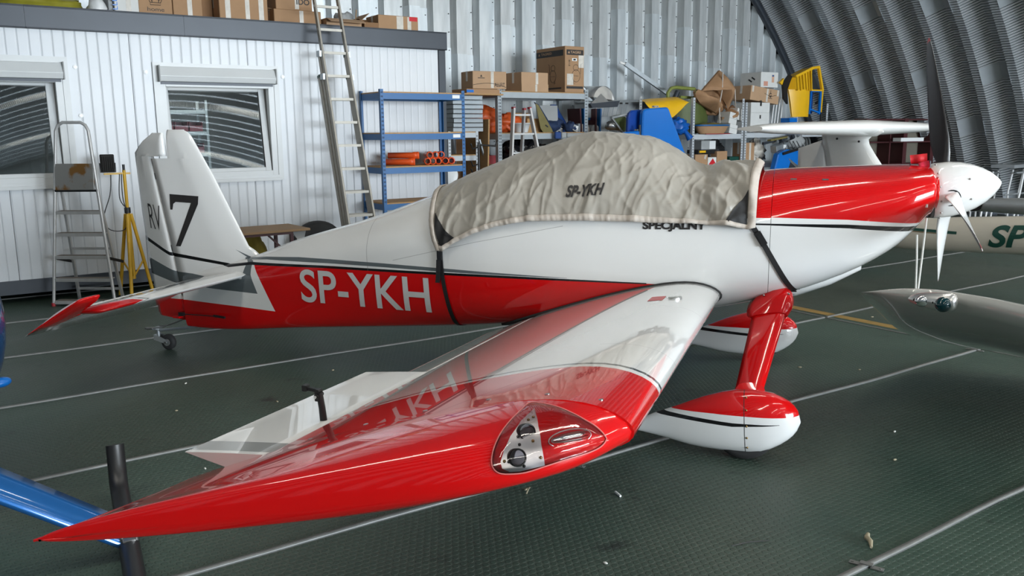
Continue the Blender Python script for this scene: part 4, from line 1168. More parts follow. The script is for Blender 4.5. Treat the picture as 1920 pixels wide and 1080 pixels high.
for t in (.35,.45,.55,.65):
    for e in (-14, 22):
        c = P0_.lerp(P1_, t); r = .0775*(.78+.25*t) ; p = c + side*r*math.cos(R(e+8)) + Vector((0,0,1))*r*math.sin(R(e+8)) - Vector(sw.location)
        q.box(p, (.014,.014,.012))
q.build('patch_marks', M['white'], sw)['kind'] = 'stuff'
for p in ((2.74,4.08),(2.83,3.93)): MB().tube([Vector((p[0],p[1],.9))-Vector(sw.location), Vector((p[0],p[1],0))-Vector(sw.location)], .025, 8).build('trestle_leg', M['darkgrey'], sw)

# ---- blue helicopter at the left edge: nose, skid and strut
hb = Mat('helicopter_blue_paint', (.010,.085,.26), .22, .3).coat(1, .03).m
he = thing('helicopter', 'blue helicopter at the left edge with a black landing skid and a blue strut', 'helicopter', (-3.6, -2.9, 0))
def hr(p): return Vector(p) - Vector(he.location)
sk = MB(); sk.tube([hr(p) for p in ((-2.925,-2.462,.262),(-2.905,-2.482,.165),(-2.865,-2.522,.085),(-2.80,-2.582,.052),(-2.213,-3.146,.05),(-1.6,-3.74,.05),(-.9,-4.4,.05))], .042, 18)
sk.build('skid_tube', M['black'], he)
q = MB(); rr = []
A_, B_ = Vector((-2.42,-2.945,.088)), Vector((-2.75,-3.245,.40)); E_ = B_ + (B_-A_)*.9
for k in range(7):
    t = k/6; c = A_.lerp(E_, t); ch = .128 + .022*t; up = Vector((-.42,.40,.75)); up = (up - (E_-A_).normalized()*up.dot((E_-A_).normalized())).normalized(); nn = (E_-A_).normalized().cross(up)
    rr.append([c + up*ch*a + nn*ch*b for a, b in ((-.5,0),(-.42,.07),(-.15,.12),(.2,.085),(.5,.0),(.2,-.085),(-.15,-.12),(-.42,-.07))])
q.loft(rr).build('strut', hb, he)
q = MB()
for dx in (-.02, .02): q.cyl(hr((-2.40+dx,-2.965+dx,.075)), hr((-2.40+dx,-2.965+dx,.105)), .009, seg=8)
q.box(hr((-2.40,-2.965,.092)), (.07,.05,.008), (0,0,-.8)); q.build('skid_clamp', M['screw'], he)
for o in list(he.children):
    if o.name.startswith('strut'):
        o.data.transform(Matrix.Translation(-Vector(he.location)))
q = MB().sphere(hr((-3.90,-2.88,.86)), 1, 30, 20, 0, (.60,.52,.62)); q.build('nose_shell', hb, he)
q = MB().sphere(hr((-3.325,-2.705,.618)), 1, 14, 8, 0, (.035,.05,.024)); q.build('position_light', M['blueplane'], he)
MB().tube([hr((-3.30,-2.73,1.02)), hr((-3.33,-2.70,1.05))], .012, 8).build('door_latch', M['chrome'], he)
# ================================================================== THINGS ALONG THE BACK
def carton(name, label, s, m, z, w, d, h, mat='card', turn=0, group=None, cat='box', tape=True, flaps=0, seam=False, tilt=(0,0)):
    """cardboard box: front lower-left corner of its front face at (s, m, z) when unturned"""
    o = thing(name, label, cat, hang(s+w/2, m-.001, z), 0, group); o.rotation_euler = (R(tilt[0]), R(tilt[1]), WY + R(turn))
    x = w/2
    if flaps:
        b = MB(); t = .006
        b.bb((-x,0,0),(x,d,t)); b.bb((-x,0,t),(-x+t,d,h)); b.bb((x-t,0,t),(x,d,h)); b.bb((-x+t,0,t),(x-t,t,h)); b.bb((-x+t,d-t,t),(x-t,d,h))
        b.build('carton_body', M[mat], o)
        f = min(w, d)*.42
        def flap(p0, p1, out, up):
            q = MB(); p0, p1 = Vector(p0), Vector(p1); v = (Vector(out)*math.cos(up) + Vector((0,0,1))*math.sin(up))*f
            n = (p1-p0).cross(v).normalized()*.005
            q.add([p0,p1,p1+v,p0+v,p0+n,p1+n,p1+v+n,p0+v+n], [(0,1,2,3),(4,5,6,7),(0,1,5,4),(1,2,6,5),(2,3,7,6),(3,0,4,7)]); q.build('flap', M[mat], o)
        if flaps & 1: flap((-x,0,h),(x,0,h),(0,-1,0),R(-20))
        if flaps & 2: flap((-x,0,h),(-x,d,h),(-1,0,0),R(25))
        if flaps & 4: flap((x,0,h),(x,d,h),(1,0,0),R(40))
        if flaps & 8: flap((-x,d,h),(x,d,h),(0,1,0),R(60))
    else:
        b = MB().bb((-x,0,0),(x,d,h)); b.build('carton_body', M[mat], o, bevel=min(.006, h*.1))
        q = MB(); q.bb((-x,d*.495,h),(x,d*.505,h+.0012)); q.build('lid_seam', M['card_dark'] if 'white' not in mat else M['greypanel'], o)
    if tape:
        q = MB(); e = .0015; y = d*.5
        if not flaps: q.bb((-x-e,y-.027,h),(x+e,y+.027,h+e))
        q.bb((-x-e,y-.027,h*.45),(-x,y+.027,h+e)); q.bb((x,y-.027,h*.45),(x+e,y+.027,h+e))
        xt = x*.15; q.bb((xt-.026,-e,h*.05),(xt+.026,0,h*.98)); q.build('packing_tape', M['tape'], o)
    return o
def print_front(o, txt, x0, x1, z0, z1, mat='ink', name='print', bold=0.0, shear=0.0):
    return letters(name, txt, lambda a, b: Vector((x0 + (x1-x0)*a, -.002, z0 + (z1-z0)*b)), M[mat], o, bold, shear)
def print_side(o, txt, y0, y1, z0, z1, x, mat='ink', name='print', bold=0.0):
    return letters(name, txt, lambda a, b: Vector((x, y0 + (y1-y0)*a, z0 + (z1-z0)*b)), M[mat], o, bold)
def blob(name, mat, parent, c, sc, seed, amp=.25, seg=22, rings=14, freq=1.6, flat_bottom=None, crease=.5):
    """crumpled soft body"""
    q = MB(); rr = []
    for i in range(rings+1):
        t = PI*i/rings; row = []
        for k in range(seg):
            a = 2*PI*k/seg; d = Vector((math.sin(t)*math.cos(a), math.sin(t)*math.sin(a), -math.cos(t)))
            n = 1 + amp*mn.noise(d*freq + Vector((seed, 0, 0))) + amp*crease*(rid(d*freq*2.2 + Vector((0, seed, 0))) - .5)
            p = Vector((d.x*sc[0], d.y*sc[1], d.z*sc[2]))*n + Vector(c)
            if flat_bottom is not None: p.z = max(p.z, flat_bottom)
            row.append(p)
        rr.append(row)
    return q.loft(rr, caps=False).build(name, mat, parent)

# ---- boxes on the roof of the office container (roof height 3.02)
ZR = 3.022
def roof(name, label, s0, s1, ztop, m=2.25, d=.4, **k):
    k.setdefault('group', 'boxes on the container roof'); return carton(name, label, s0, m, ZR, s1-s0, d, ztop-ZR, **k)
bg = hthing('plastic_sack', 'yellow-green plastic sack lying on the container roof, far left', 'bag', -3.25, 2.05, ZR)
blob('sack_body', flat('yellow_green_film', (.24,.22,.02), .3, 0, .4, 9), bg, (0,0,.12), (.50,.25,.13), 3, .35, flat_bottom=0)
bg = hthing('plastic_bag', 'crumpled white plastic bag on the container roof beside the sack', 'bag', -2.66, 2.15, ZR)
blob('bag_body', M['white'], bg, (0,0,.11), (.10,.12,.13), 8, .3, 14, 9, flat_bottom=0)
o = roof('plastic_case', 'slim grey plastic case on the container roof left of the white carton', -2.545, -2.50, 3.30, m=2.2, mat='greypanel', tape=False)
o = roof('white_carton', 'white carton with blue print on the container roof, left of the brown boxes', -2.49, -2.24, 3.36, mat='cardwhite')
for i_, ch in enumerate('WILLIA'):
    letters('print', ch, lambda a, b, i_=i_: Vector((-.095 - .05*b, -.002, .025 + .045*i_ + .036*a)), M['blueplane'], o, .02)
o = roof('brown_carton', 'brown carton printed home with an armchair on the container roof', -2.24, -1.88, 3.42, tape=False)
print_front(o, 'home', -.09, .09, .125, .17)
q = MB()
for pts in ([(-.055,.13),(-.055,.155),(.055,.155),(.055,.13),(-.055,.13)], [(-.035,.155),(-.035,.225),(0,.245),(.035,.225),(.035,.155)], [(-.055,.155),(-.07,.185),(-.045,.19),(-.035,.165)], [(.055,.155),(.07,.185),(.045,.19),(.035,.165)]):
    q.tube([Vector((a, -.001, b+.065)) for a, b in pts], .0035, 5)
q.build('armchair_print', M['ink'], o)
roof('brown_carton', 'plain brown carton between the home carton and the dark gap, on the container roof', -1.87, -1.55, 3.44, turn=-4)
roof('brown_carton', 'tall dark brown carton set back on the container roof beside the big taped one', -1.50, -1.36, 3.40, m=2.0, mat='card_dark', tape=False)
o = roof('brown_carton', 'biggest brown taped carton on the container roof, left of the ladder', -1.35, -.77, 3.55, d=.5)
for x in (-.19, .21): MB().bb((x-.03,-.0018,.02),(x+.03,-.0005,.5)).build('packing_tape', M['tape'], o)
roof('brown_carton', 'small crumpled brown carton set back between two taped cartons on the roof', -.74, -.58, 3.33, m=1.95, d=.25, mat='card_dark', flaps=3, tape=False)
o = roof('brown_carton', 'low brown carton under another one, behind the ladder top on the roof', -.66, -.05, 3.29, m=2.15)
o2 = carton('brown_carton', 'brown carton lettered in black, upper of two stacked behind the ladder top', -.62, 2.12, 3.291, .47, .36, .30, group='boxes on the container roof')
print_front(o2, 'IDO', .03, .20, .07, .14, bold=.02)
o = roof('open_carton', 'open brown carton holding grey plastic film, on the container roof right of ladder', -.02, .46, 3.21, d=.35, mat='card2', flaps=5, tape=False)
blob('packing_film', M['greypanel'], o, (.06,.16,.18), (.13,.10,.11), 5, .5, 14, 9)
q = MB().cyl((.19,.1,.1), (.22,.1,.33), .008, seg=6); q.build('brush_handle', M['wood'], o)
roof('open_carton', 'small open brown carton with raised flap, left of the taped end carton', .50, .70, 3.19, d=.3, mat='card_dark', flaps=10, tape=False)
o = roof('brown_carton', 'brown carton with clear tape at the right end of the container roof', .70, 1.29, 3.30, d=.38)
for x in (.0, .16): MB().bb((x-.028,-.0018,.01),(x+.028,-.0005,.27)).build('packing_tape', M['tape'], o)
MB().bb((.16,-.002,.22),(.28,-.0006,.275)).build('red_print', M['redflag'], o)

# ---- aluminium extension ladder leaning on the container
ld = hthing('extension_ladder', 'tall three-section aluminium extension ladder leaning on the white container', 'ladder', -.14, 3.38, 0)
lm = flat('worn_ladder_aluminium', (.36,.34,.30), .5, .5, .18, 14)
def lad(u, y): return Vector((-.035*u/3.1, .83*u/3.2 - y, u*.968))          # along the leaning plane
for k, (u0, u1, off, half) in enumerate(((0.05,2.53,.035,.185),(.05,2.80,.105,.180),(.62,4.10,.175,.172))):
    sec = MB()
    o = None
    for sx in (-1, 1):
        b = MB(); b.bar(lad(u0, off)+Vector((sx*half,0,0)), lad(u1, off)+Vector((sx*(half-.012*k),0,0)), .026, .062, up=(0,1,.25))
        r = b.build('rail', lm, ld, bevel=.004)
        MB().bar(lad(u0-.03, off)+Vector((sx*half,0,0)), lad(u0+.03, off)+Vector((sx*half,0,0)), .032, .068, up=(0,1,.25)).build('rubber_foot', flat('green_rubber', (.0,.10,.11), .6), r)
        MB().bar(lad(u1-.02, off)+Vector((sx*(half-.012*k),0,0)), lad(u1+.012, off)+Vector((sx*(half-.012*k),0,0)), .030, .066, up=(0,1,.25)).build('end_cap', M['darkgreen'], r)
    u = u0 + .20
    while u < u1 - .05:
        MB().bar(lad(u, off)+Vector((-half,0,0)), lad(u, off)+Vector((half,0,0)), .028, .030, up=(0,0,1)).build('rung', lm, ld); u += .285
for u in (2.52, 2.80):
    for sx in (-1, 1): MB().box(lad(u, .14)+Vector((sx*.185,0,0)), (.03,.10,.07)).build('guide_bracket', M['steel'], ld)

# ---- folding step ladder with a tilted platform
sl = hthing('step_ladder', 'aluminium step ladder with a worn tilted platform beside the left window', 'ladder', -3.185, 3.04, 0, -37)
AL2 = flat('scratched_ladder_aluminium', (.55,.55,.55), .4, .45, .15, 16)
def sf(t): return Vector((0, .10*t, 1.90*t))
hw0, hw1 = .335, .165
pts = []
for t in (0,.2,.4,.6,.8,.955): pts.append(sf(t) + Vector((-(hw0+(hw1-hw0)*t),0,0)))
arcp = [sf(.985) + Vector((-hw1+.02,0,0)), sf(1.0) + Vector((-hw1+.07,0,0)), sf(1.0) + Vector((hw1-.07,0,0)), sf(.985) + Vector((hw1-.02,0,0))]
pts2 = [Vector((-p.x, p.y, p.z)) for p in reversed(pts)]
MB().tube(pts + arcp + pts2, .0165, 10).build('front_frame', AL2, sl)
for sx in (-1,1):
    MB().cyl(Vector((sx*hw0,0,0)), Vector((sx*hw0,0,.035)), .021, seg=10).build('foot', M['redbin'], sl)
    MB().bar((sx*(hw0-.09), .34, .0), (sx*.19, .12, 1.22), .022, .03, up=(0,1,0)).build('rear_leg', AL2, sl)
    MB().bar((sx*(hw0-.05), .06, .5), (sx*(hw0-.06), .36, .42), .003, .03, up=(0,0,1)).build('tie_strap', M['webbing'], sl)
for z in (.10, .55): MB().bar((-(hw0-.09-.04*z), .34-.18*z, z+.03), ((hw0-.09-.04*z), .34-.18*z, z+.03), .02, .025).build('rear_brace', AL2, sl)
for t in (.02,.145,.27,.395,.515,):
    w = hw0+(hw1-hw0)*t - .012; c = sf(t)
    q = MB(); q.box(c + Vector((0,.045,.012)), (2*w,.095,.010)); q.box(c + Vector((0,-.004,0)), (2*w,.012,.032))
    s_ = q.build('tread', AL2, sl); MB().box(c + Vector((0,.045,.0185)), (2*w-.03,.085,.004)).build('tread_mat', flat('worn_tread', (.16,.14,.12), .7, 0, .3, 30), s_)
pf = flat('rusty_platform', (.25,.25,.24), .5, .4, .2, 10)
q = Mat('worn_platform', (.26,.26,.25), .5, .4); nz = q.noise(6, 5); n2 = q.noise(5, 3); q.color(q.mix(((nz-.52)*12).clampf(0,1), (.27,.27,.26), (.22,.11,.03)))
w = hw0+(hw1-hw0)*.70
MB().box(sf(.715) + Vector((0,-.01,-.01)), (2*w-.02,.022,.27), (R(-6),0,0)).build('platform', q.m, sl, bevel=.004)
MB().box(sf(.635) + Vector((0,.0,0)), (2*w+.04,.03,.022)).build('platform_hinge', M['black'], sl)

# ---- floodlight on a yellow tripod
tp_ = hthing('tripod_floodlight', 'small black floodlight on a yellow tripod stand in front of the white wall', 'lamp', -2.66, 2.90, 0)
MB().tube([(0,0,.22),(0,0,.98)], .024, 12).build('lower_tube', M['yellowpole'], tp_)
MB().tube([(0,0,.95),(.0,0,1.40)], .017, 12).build('upper_tube', M['yellowpole'], tp_)
MB().cyl((0,0,.94),(0,0,1.0), .032, seg=12).build('collar', M['black'], tp_)
MB().cyl((0,0,1.37),(0,0,1.46), .014, seg=10).build('top_knob', M['black'], tp_)
for a in (250, 10, 130):
    d = Vector((math.cos(R(a)), math.sin(R(a)), 0))
    l = MB(); l.tube([d*.03 + Vector((0,0,.93)), d*.20 + Vector((0,0,.02))], .019, 10); l = l.build('leg', M['yellowpole'], tp_)
    MB().tube([d*.02 + Vector((0,0,.26)), d*.125 + Vector((0,0,.42))], .010, 8).build('leg_brace', M['yellowpole'], l)
    MB().cyl(d*.20 + Vector((0,0,0)), d*.20 + Vector((0,0,.03)), .022, seg=8).build('leg_foot', M['black'], l)
MB().bar((-.20,0,1.365), (.06,0,1.365), .022, .02).build('crossbar', M['yellowpole'], tp_)
q = MB(); q.box((-.155,0,1.475), (.135,.055,.19)); hd = q.build('lamp_housing', M['dark'], tp_, bevel=.008)
for i in range(6): MB().box((-.205+.02*i,-.034,1.47), (.006,.012,.15)).build('cooling_fin', M['dark'], hd)
MB().tube([(-.23,0,1.48),(-.23,0,1.385),(-.08,0,1.385),(-.08,0,1.48)], .006, 6).build('bracket', M['black'], tp_)
for pts in ([(-.13,0,1.37),(-.16,-.02,1.15),(-.24,-.03,.92),(-.20,-.03,.78),(-.06,-.03,.76),(.0,-.03,.86)], [(-.05,-.02,1.36),(-.07,-.03,1.1),(.0,-.03,.98)], [(-.03,-.02,1.36),(-.04,-.03,1.12),(-.01,-.03,.9),(-.02,-.03,.62)]):
    n = len(pts); pp = [cat(pts, i/24) for i in range(24)]
    MB().tube(pp, .005, 6).build('cable', M['black'], tp_)

# ---- folding bench table, tyre and yellow sack behind the fuselage
bt = hthing('bench_table', 'folding table with worn wooden top and maroon legs by the white wall', 'table', -1.38, 3.18, 0, 3)
MB().bb((-.75,-.32,.672),(.53,.32,.70)).build('table_top', M['wood'], bt, bevel=.004)
for x in (-.55, .33):
    for y in (-.24, .24): MB().bb((x-.018,y-.018,0),(x+.018,y+.018,.672)).build('leg', M['maroon'], bt)
    MB().bb((x-.012,-.24,.30),(x+.012,.24,.33)).build('leg_brace', M['maroon'], bt)
MB().bb((-.55,-.30,.645),(.33,-.27,.672)).build('apron', M['maroon'], bt); MB().bar((.33,-.2,.38),(.05,-.2,.66), .02,.02).build('strut', M['maroon'], bt)
q = MB(); q.prism([Vector((.33,-.26,.67)),Vector((.50,-.26,.67)),Vector((.45,-.26,.48))], (0,.02,0)); q.build('corner_gusset', M['greypanel'], bt)
ys = hthing('yellow_sack', 'crumpled dull yellow sack standing on the floor by the white wall', 'bag', -1.28, 2.70, 0)
blob('sack_body', flat('dull_yellow_sack', (.26,.19,.02), .6, 0, .3, 9), ys, (0,0,.26), (.17,.13,.34), 11, .3, flat_bottom=0)
ty = hthing('spare_tyre', 'large black tyre leaning against the white wall behind the ladder', 'tyre', -.42, 2.62, 0)
MB().lathe([(.20,-.09),(.30,-.10),(.335,-.075),(.345,0),(.335,.075),(.30,.10),(.20,.09),(.20,-.09)], (0,0,.345), (0,1,.06), 36).build('tread_ring', M['rubber'], ty)

# ---- shelving
def rack(name, label, s0, s1, m0, m1, top, levels, steel, board, post=.05, group=None, slots=True, beam=.075):
    o = hthing(name, label, 'shelving', (s0+s1)/2, m1, 0, group=group); x = (s1-s0)/2; d = m1-m0
    for sx in (-1, 1):
        for y in (0, d):
            q = MB(); a = sx*x; i = -sx
            q.bb((a, y, 0), (a + i*post, y + (.003 if y == 0 else -.003), top)); q.bb((a, y, 0), (a + i*.003, y + (post if y == 0 else -post), top))
            p = q.build('post', steel, o, fix=False)
            if slots and y == 0:
                q = MB(); z = .9
                while z < top - .03:
                    q.bb((a+i*post*.30, -.001, z), (a+i*post*.46, .0, z+.022)); q.bb((a+i*post*.64, -.001, z), (a+i*post*.80, .0, z+.022)); z += .05
                t = q.build('slots', M['dark'], p, fix=False); t['kind'] = 'stuff'
    for z in levels:
        for y in (.004, d-.004-.02): MB().bb((-x+post*.5, y, z-beam), (x-post*.5, y+.02, z)).build('beam', steel, o)
        for sx in (-1, 1): MB().bb((sx*(x-.006), .03, z-beam), (sx*(x-.022), d-.03, z)).build('side_beam', steel, o)
        MB().bb((-x+.01, .012, z), (x-.01, d-.012, z+.016)).build('shelf_board', board, o)
    return o
br = rack('blue_shelving', 'blue metal shelving unit with orange chipboard shelves against the container', .29, 1.50, 2.47, 3.08, 2.30, [.42,.88,1.335,1.755,2.255], M['bluepaint'], M['chip'], .045)
for z in (2.255, 1.755): MB().bb((.42,-.001,z-.055),(.53,.0035,z-.012)).build('shelf_label', M['white'], br)
op = [(.80,0),(.985,0),(1.06,0),(1.14,0),(1.25,0),(1.345,0),(.86,1),(1.02,1),(1.10,1),(1.185,1)]
first = None
for i, (s, r) in enumerate(op):
    z = 1.353 + .046 + r*.080; a = [62,-24,-30,-35,-28,-20,58,-22,-35,-30][i]
    lb = 'orange pipe, %s in the %s layer on the blue shelf' % (['first from left','second from left','third from left','fourth from left','fifth from left','last on the right','first from left','second from left','third from left','last on the right'][i], ('bottom','top')[r])
    o = hthing('orange_pipe', lb, 'pipe', s, 2.98, z, a, 'orange pipes on the blue shelf')
    if first is None:
        me1 = MB().lathe([(.034,0),(.045,0),(.045,.07),(.039,.09),(.039,.40),(.032,.40),(.032,.08),(.034,0)], (0,0,0), (0,1,0), 20).mesh('pipe_shell', [M['orangepipe']])
        me2 = MB().lathe([(.0455,.012),(.0475,.02),(.0455,.03)], (0,0,0), (0,1,0), 20).mesh('pipe_ring', [M['orangepipe']]); first = 1
    dup_mesh('pipe_shell', me1, o); dup_mesh('pipe_ring', me2, o)

rA = rack('grey_shelving', 'grey steel shelving loaded with cartons left of the pile of aircraft panels', 3.05, 4.87, .62, 1.50, 2.45, [.5,1.12,1.74,2.385], M['shelfsteel'], M['chip'], .075, beam=.09)
lr = rack('white_low_shelving', 'low pale steel shelving with chipboard shelves beside the blue shelving', 2.02, 2.55, 1.0, 1.72, 1.78, [.5,.98,1.42,1.762], M['paleshelf'], M['chip'], .045)
# steel drawers stacked on the low shelving
for k in range(8):
    z = 1.779 + k*.0675
    o = hthing('steel_drawer', 'grey steel drawer, %s of the stack on the low shelving' % ['lowest','second from the bottom','third from the bottom','fourth from the bottom','fourth from the top','third from the top','second from the top','topmost'][k], 'drawer', 2.385 + .004*(k % 3), 1.70, z, -1 + (k*37 % 5)*.7, 'steel drawers in one stack')
    q = MB(); q.bb((-.26,0,0),(.26,.004,.058)); q.bb((-.26,.004,0),(.26,.55,.004)); q.bb((-.26,.004,.004),(-.256,.55,.058)); q.bb((.256,.004,.004),(.26,.55,.058)); q.bb((-.256,.546,.004),(.256,.55,.058)); q.build('drawer_body', M['shelfsteel'], o)
    q = MB(); q.add([(-.26,-.001,.058),(.26,-.001,.058),(.26,-.016,.050),(-.26,-.016,.050)], [(0,1,2,3)]); q.build('drawer_lip', M['shelfsteel'], o)
o = hthing('wooden_board', 'flat chipboard board lying across the top of the drawer stack', 'board', 2.60, 1.60, 2.323, 0); MB().bb((-.45,-.05,0),(.46,.6,.022)).build('board', M['chip'], o)
o = hthing('chipboard_sheet', 'tall brown chipboard panel standing between the drawers and the grey shelving', 'board', 2.70, 1.45, .0, 0); MB().box((0,.06,.98), (.025,.7,1.96), (0,R(2),0)).build('board', M['chip'], o)
o = hthing('fibreboard_sheet', 'dark fibreboard panel leaning behind the low shelving', 'board', 2.50, .92, .0, 0); MB().box((.2,.03,.85), (.55,.02,1.7), (R(3),0,0)).build('board', M['card_dark'], o)
o = hthing('black_sheet', 'small black sheet standing on the middle shelf of the low shelving', 'panel', 2.20, 1.35, 1.437, 0); MB().box((0,0,.14), (.26,.02,.28), (R(-6),0,0)).build('board', M['black'], o)
o = hthing('black_bracket', 'black tubular bracket with hooks standing before the low shelving', 'bracket', 2.44, 1.90, 0, 0)
MB().tube([(0,0,.02),(0,0,1.62)], .018, 8).build('tube', M['black'], o)
for z in (1.18,1.30,1.55): MB().tube([(0,0,z),(-.12,-.02,z-.03),(-.15,-.02,z+.05)], .012, 8).build('hook', M['black'], o)
MB().tube([(0,0,1.58),(.28,-.02,1.56),(.33,-.02,1.64)], .014, 8).build('hook', M['black'], o)
MB().bb((-.16,-.1,0),(.16,.1,.02)).build('foot_plate', M['black'], o)
o = carton('brown_carton', 'brown carton on the floor-side shelf below the drawers, half behind the cover', 2.76, 1.92, .0, .26, .3, 1.28, tape=False, mat='card2')
o = hthing('round_lid', 'round pale grey lid standing low beside the blue shelving', 'lid', 1.93, 1.86, 0); q = MB(); q.tube([(0,0,0),(0,0,1.02)], .03, 8); q.lathe([(.001,-.02),(.12,-.015),(.145,.02),(.13,.03),(.001,.03)], (0,0,1.14), (-.5,-.8,.2), 24); q.build('lid_body', M['white'], o)
# cartons on top of the grey shelving
o = carton('flat_carton', 'flattened brown carton with blue print under the printed carton', 2.47, 1.52, 2.345, .62, .42, .075, tape=False, turn=2); MB().bb((-.31,-.002,.02),(-.18,-.0005,.06)).build('blue_print', M['blueplane'], o)
o = carton('printed_carton', 'brown carton printed ALLFIT on the grey shelving, left of the plain one', 2.61, 1.50, 2.425, .60, .38, .265, mat='card2', turn=-3)
print_front(o, 'ALLFIT', .08, .27, .035, .095, bold=.01)
MB().bb((-.21,-.002,.157),(-.09,-.0008,.168)).build('bar_print', M['ink'], o)
q = MB(); q.prism([Vector((-.17,-.002,.18)),Vector((-.13,-.002,.18)),Vector((-.15,-.002,.215))], (0,.001,0)); q.build('logo_print', M['ink'], o)
q = MB(); q.tube([Vector((-.30+.6*i/12, -.001, .055 + .045*math.sin(i/12*PI) - .03*(i/12))) for i in range(13)], .0035, 5); q.build('line_print', M['ink'], o)
o = carton('open_carton', 'plain brown carton with folded flaps on the grey shelving beside the tall carton', 3.50, 1.50, 2.40, .54, .45, .30, turn=2, mat='card2')
MB().bb((-.27,-.006,0),(.27,-.001,.115)).build('flap', M['card2'], o); MB().bb((.0,-.009,.0),(.04,-.006,.11)).build('packing_tape', M['tape'], o)
o = carton('tall_carton', 'tall brown carton printed TAGRED on the grey shelving', 4.385, 1.49, 2.402, .40, .80, .74, tape=False)
for z0, z1 in ((.60,.685),): MB().bb((-.17,-.002,z0),(.18,-.0008,z1)).build('dark_band', M['ink'], o); MB().bb((-.2015,.05,z0-.01),(-.2005,.80,z1)).build('dark_band', M['ink'], o)
MB().bb((-.17,-.002,.06),(.18,-.0008,.10)).build('dark_band', M['ink'], o); MB().bb((-.2015,.10,.06),(-.2005,.5,.085)).build('dark_band', M['ink'], o)
letters('print', 'TAGRE', lambda a, b: Vector((-.09 + .22*a, -.003, .625 + .04*b)), M['card2'], o, .02)
letters('print', 'TAGRED', lambda a, b: Vector((-.203, .66 - .30*a, .625 + .04*b)), M['card2'], o, .02)
for pts, side in (([(-.145,.625),(-.12,.665),(-.10,.625)], 0), ([(.74,.625),(.715,.665),(.69,.625)], 1)):
    q = MB(); q.add([Vector((a,-.003,b)) if not side else Vector((-.203,a,b)) for a, b in pts], [(0,1,2)]); q.build('logo_print', M['card2'], o, fix=False)
def outline(par, pts, f, r=.003): MB().tube([f(a, b) for a, b in pts], r, 5, closed=False).build('line_print', M['ink'], par)
ell = lambda cx, cz, rx, rz, a0=0, a1=360, n=18: [(cx + rx*math.cos(R(a0+(a1-a0)*i/n)), cz + rz*math.sin(R(a0+(a1-a0)*i/n))) for i in range(n+1)]
fr_f = lambda a, b: Vector((a, -.001, b)); sd_f = lambda a, b: Vector((-.201, a, b))
for f, c in ((fr_f, .03), (sd_f, .33)):
    outline(o, ell(c, .27, .085, .10), f); outline(o, ell(c-.005, .40, .055, .05), f); outline(o, [(c-.05,.18),(c-.06,.15),(c-.02,.15)], f); outline(o, [(c+.09,.30),(c+.10,.46),(c+.13,.47)], f)
letters('print', 'TAGRED', lambda a, b: Vector((-.203, .40 - .13*a, .26 + .015*b)), M['ink'], o); print_front(o, 'TAGRED', -.02, .08, .26, .275)
letters('print', '518', lambda a, b: Vector((-.13 + .035*b, -.003, .42 + .10*a)), M['ink'], o)
q = MB(); q.bb((-.055,-.003,.505),(.045,-.001,.55)); q.build('handle_hole', M['white'], o); MB().bb((-.03,-.0045,.515),(.02,-.003,.54)).build('handle_slot', M['dark'], o)
for x0, z0, x1, z1 in ((.08,.40,.19,.60),(-.16,.12,-.03,.30)): MB().bb((x0,-.0028,z0),(x1,-.0014,z1)).build('packing_tape', M['tape'], o)
# on the middle shelf
ZM = 1.757
o = hthing('orange_tarpaulin', 'bundled orange tarpaulin on the grey shelving behind the aluminium ladder', 'tarpaulin', 3.22, 1.08, ZM)
blob('tarp_body', M['tarp'], o, (-.12,0,.18), (.30,.22,.22), 21, .38, 34, 20, 1.5, 0, .7); blob('tarp_fold', M['tarp'], o, (.25,-.05,.14), (.26,.2,.17), 25, .4, 30, 18, 1.8, 0, .8)
o = hthing('white_tub', 'white plastic tub beside the orange tarpaulin', 'tub', 3.56, 1.40, ZM)
q = MB(); q.lathe([(.11,0),(.15,.14),(.157,.14),(.157,.150),(.143,.150),(.104,.006),(.001,.006)], seg=24); q.build('tub_body', M['white'], o)
carton('pale_carton', 'pale open carton on the middle shelf beside the olive panel', 3.70, 1.38, ZM, .27, .3, .22, mat='chip', tape=False, flaps=8)
o = hthing('olive_wedge', 'olive wedge-shaped board with dark blue edge standing on the middle shelf', 'panel', 3.95, 1.50, ZM)
q = MB(); q.prism([Vector((-.17,0,.46)),Vector((-.11,0,.43)),Vector((.17,0,.03)),Vector((.18,0,-.0)),Vector((-.02,0,0)),Vector((-.07,0,.06))], (.02,.04,0)); q.build('panel_body', M['khaki'], o)
q = MB(); q.tube([(-.17,.02,.462),(-.10,.02,.435),(.08,.02,.20),(.175,.02,.02)], .012, 6); q.build('edge_trim', M['navy'], o)
MB().box((.05,-.004,.10), (.06,.006,.02), (0,R(30),0)).build('slot_mark', M['black'], o)
o = hthing('grey_sheet', 'plain grey sheet standing behind the navy bags on the grey shelving', 'panel', 4.25, 1.22, ZM); MB().box((0,0,.22), (.38,.02,.44), (R(-4),0,0)).build('panel_body', M['greypanel'], o, bevel=.004)
o = hthing('blue_seat_back', 'glossy blue moulded seat back at the right end of the grey shelving', 'seat', 4.66, .96, ZM)
q = MB(); rr = []
for t, w, y in ((0,.27,0),(.15,.26,-.03),(.4,.2,.0),(.7,.12,.05),(.95,.06,.08)):
    rr.append([Vector((-.06 + w*math.cos(2*PI*k/16)*1.0 + .0*t, y + .04*math.sin(2*PI*k/16), .0 + .49*t)) for k in range(16)])
q.loft(rr).build('seat_shell', M['blueseat'], o)
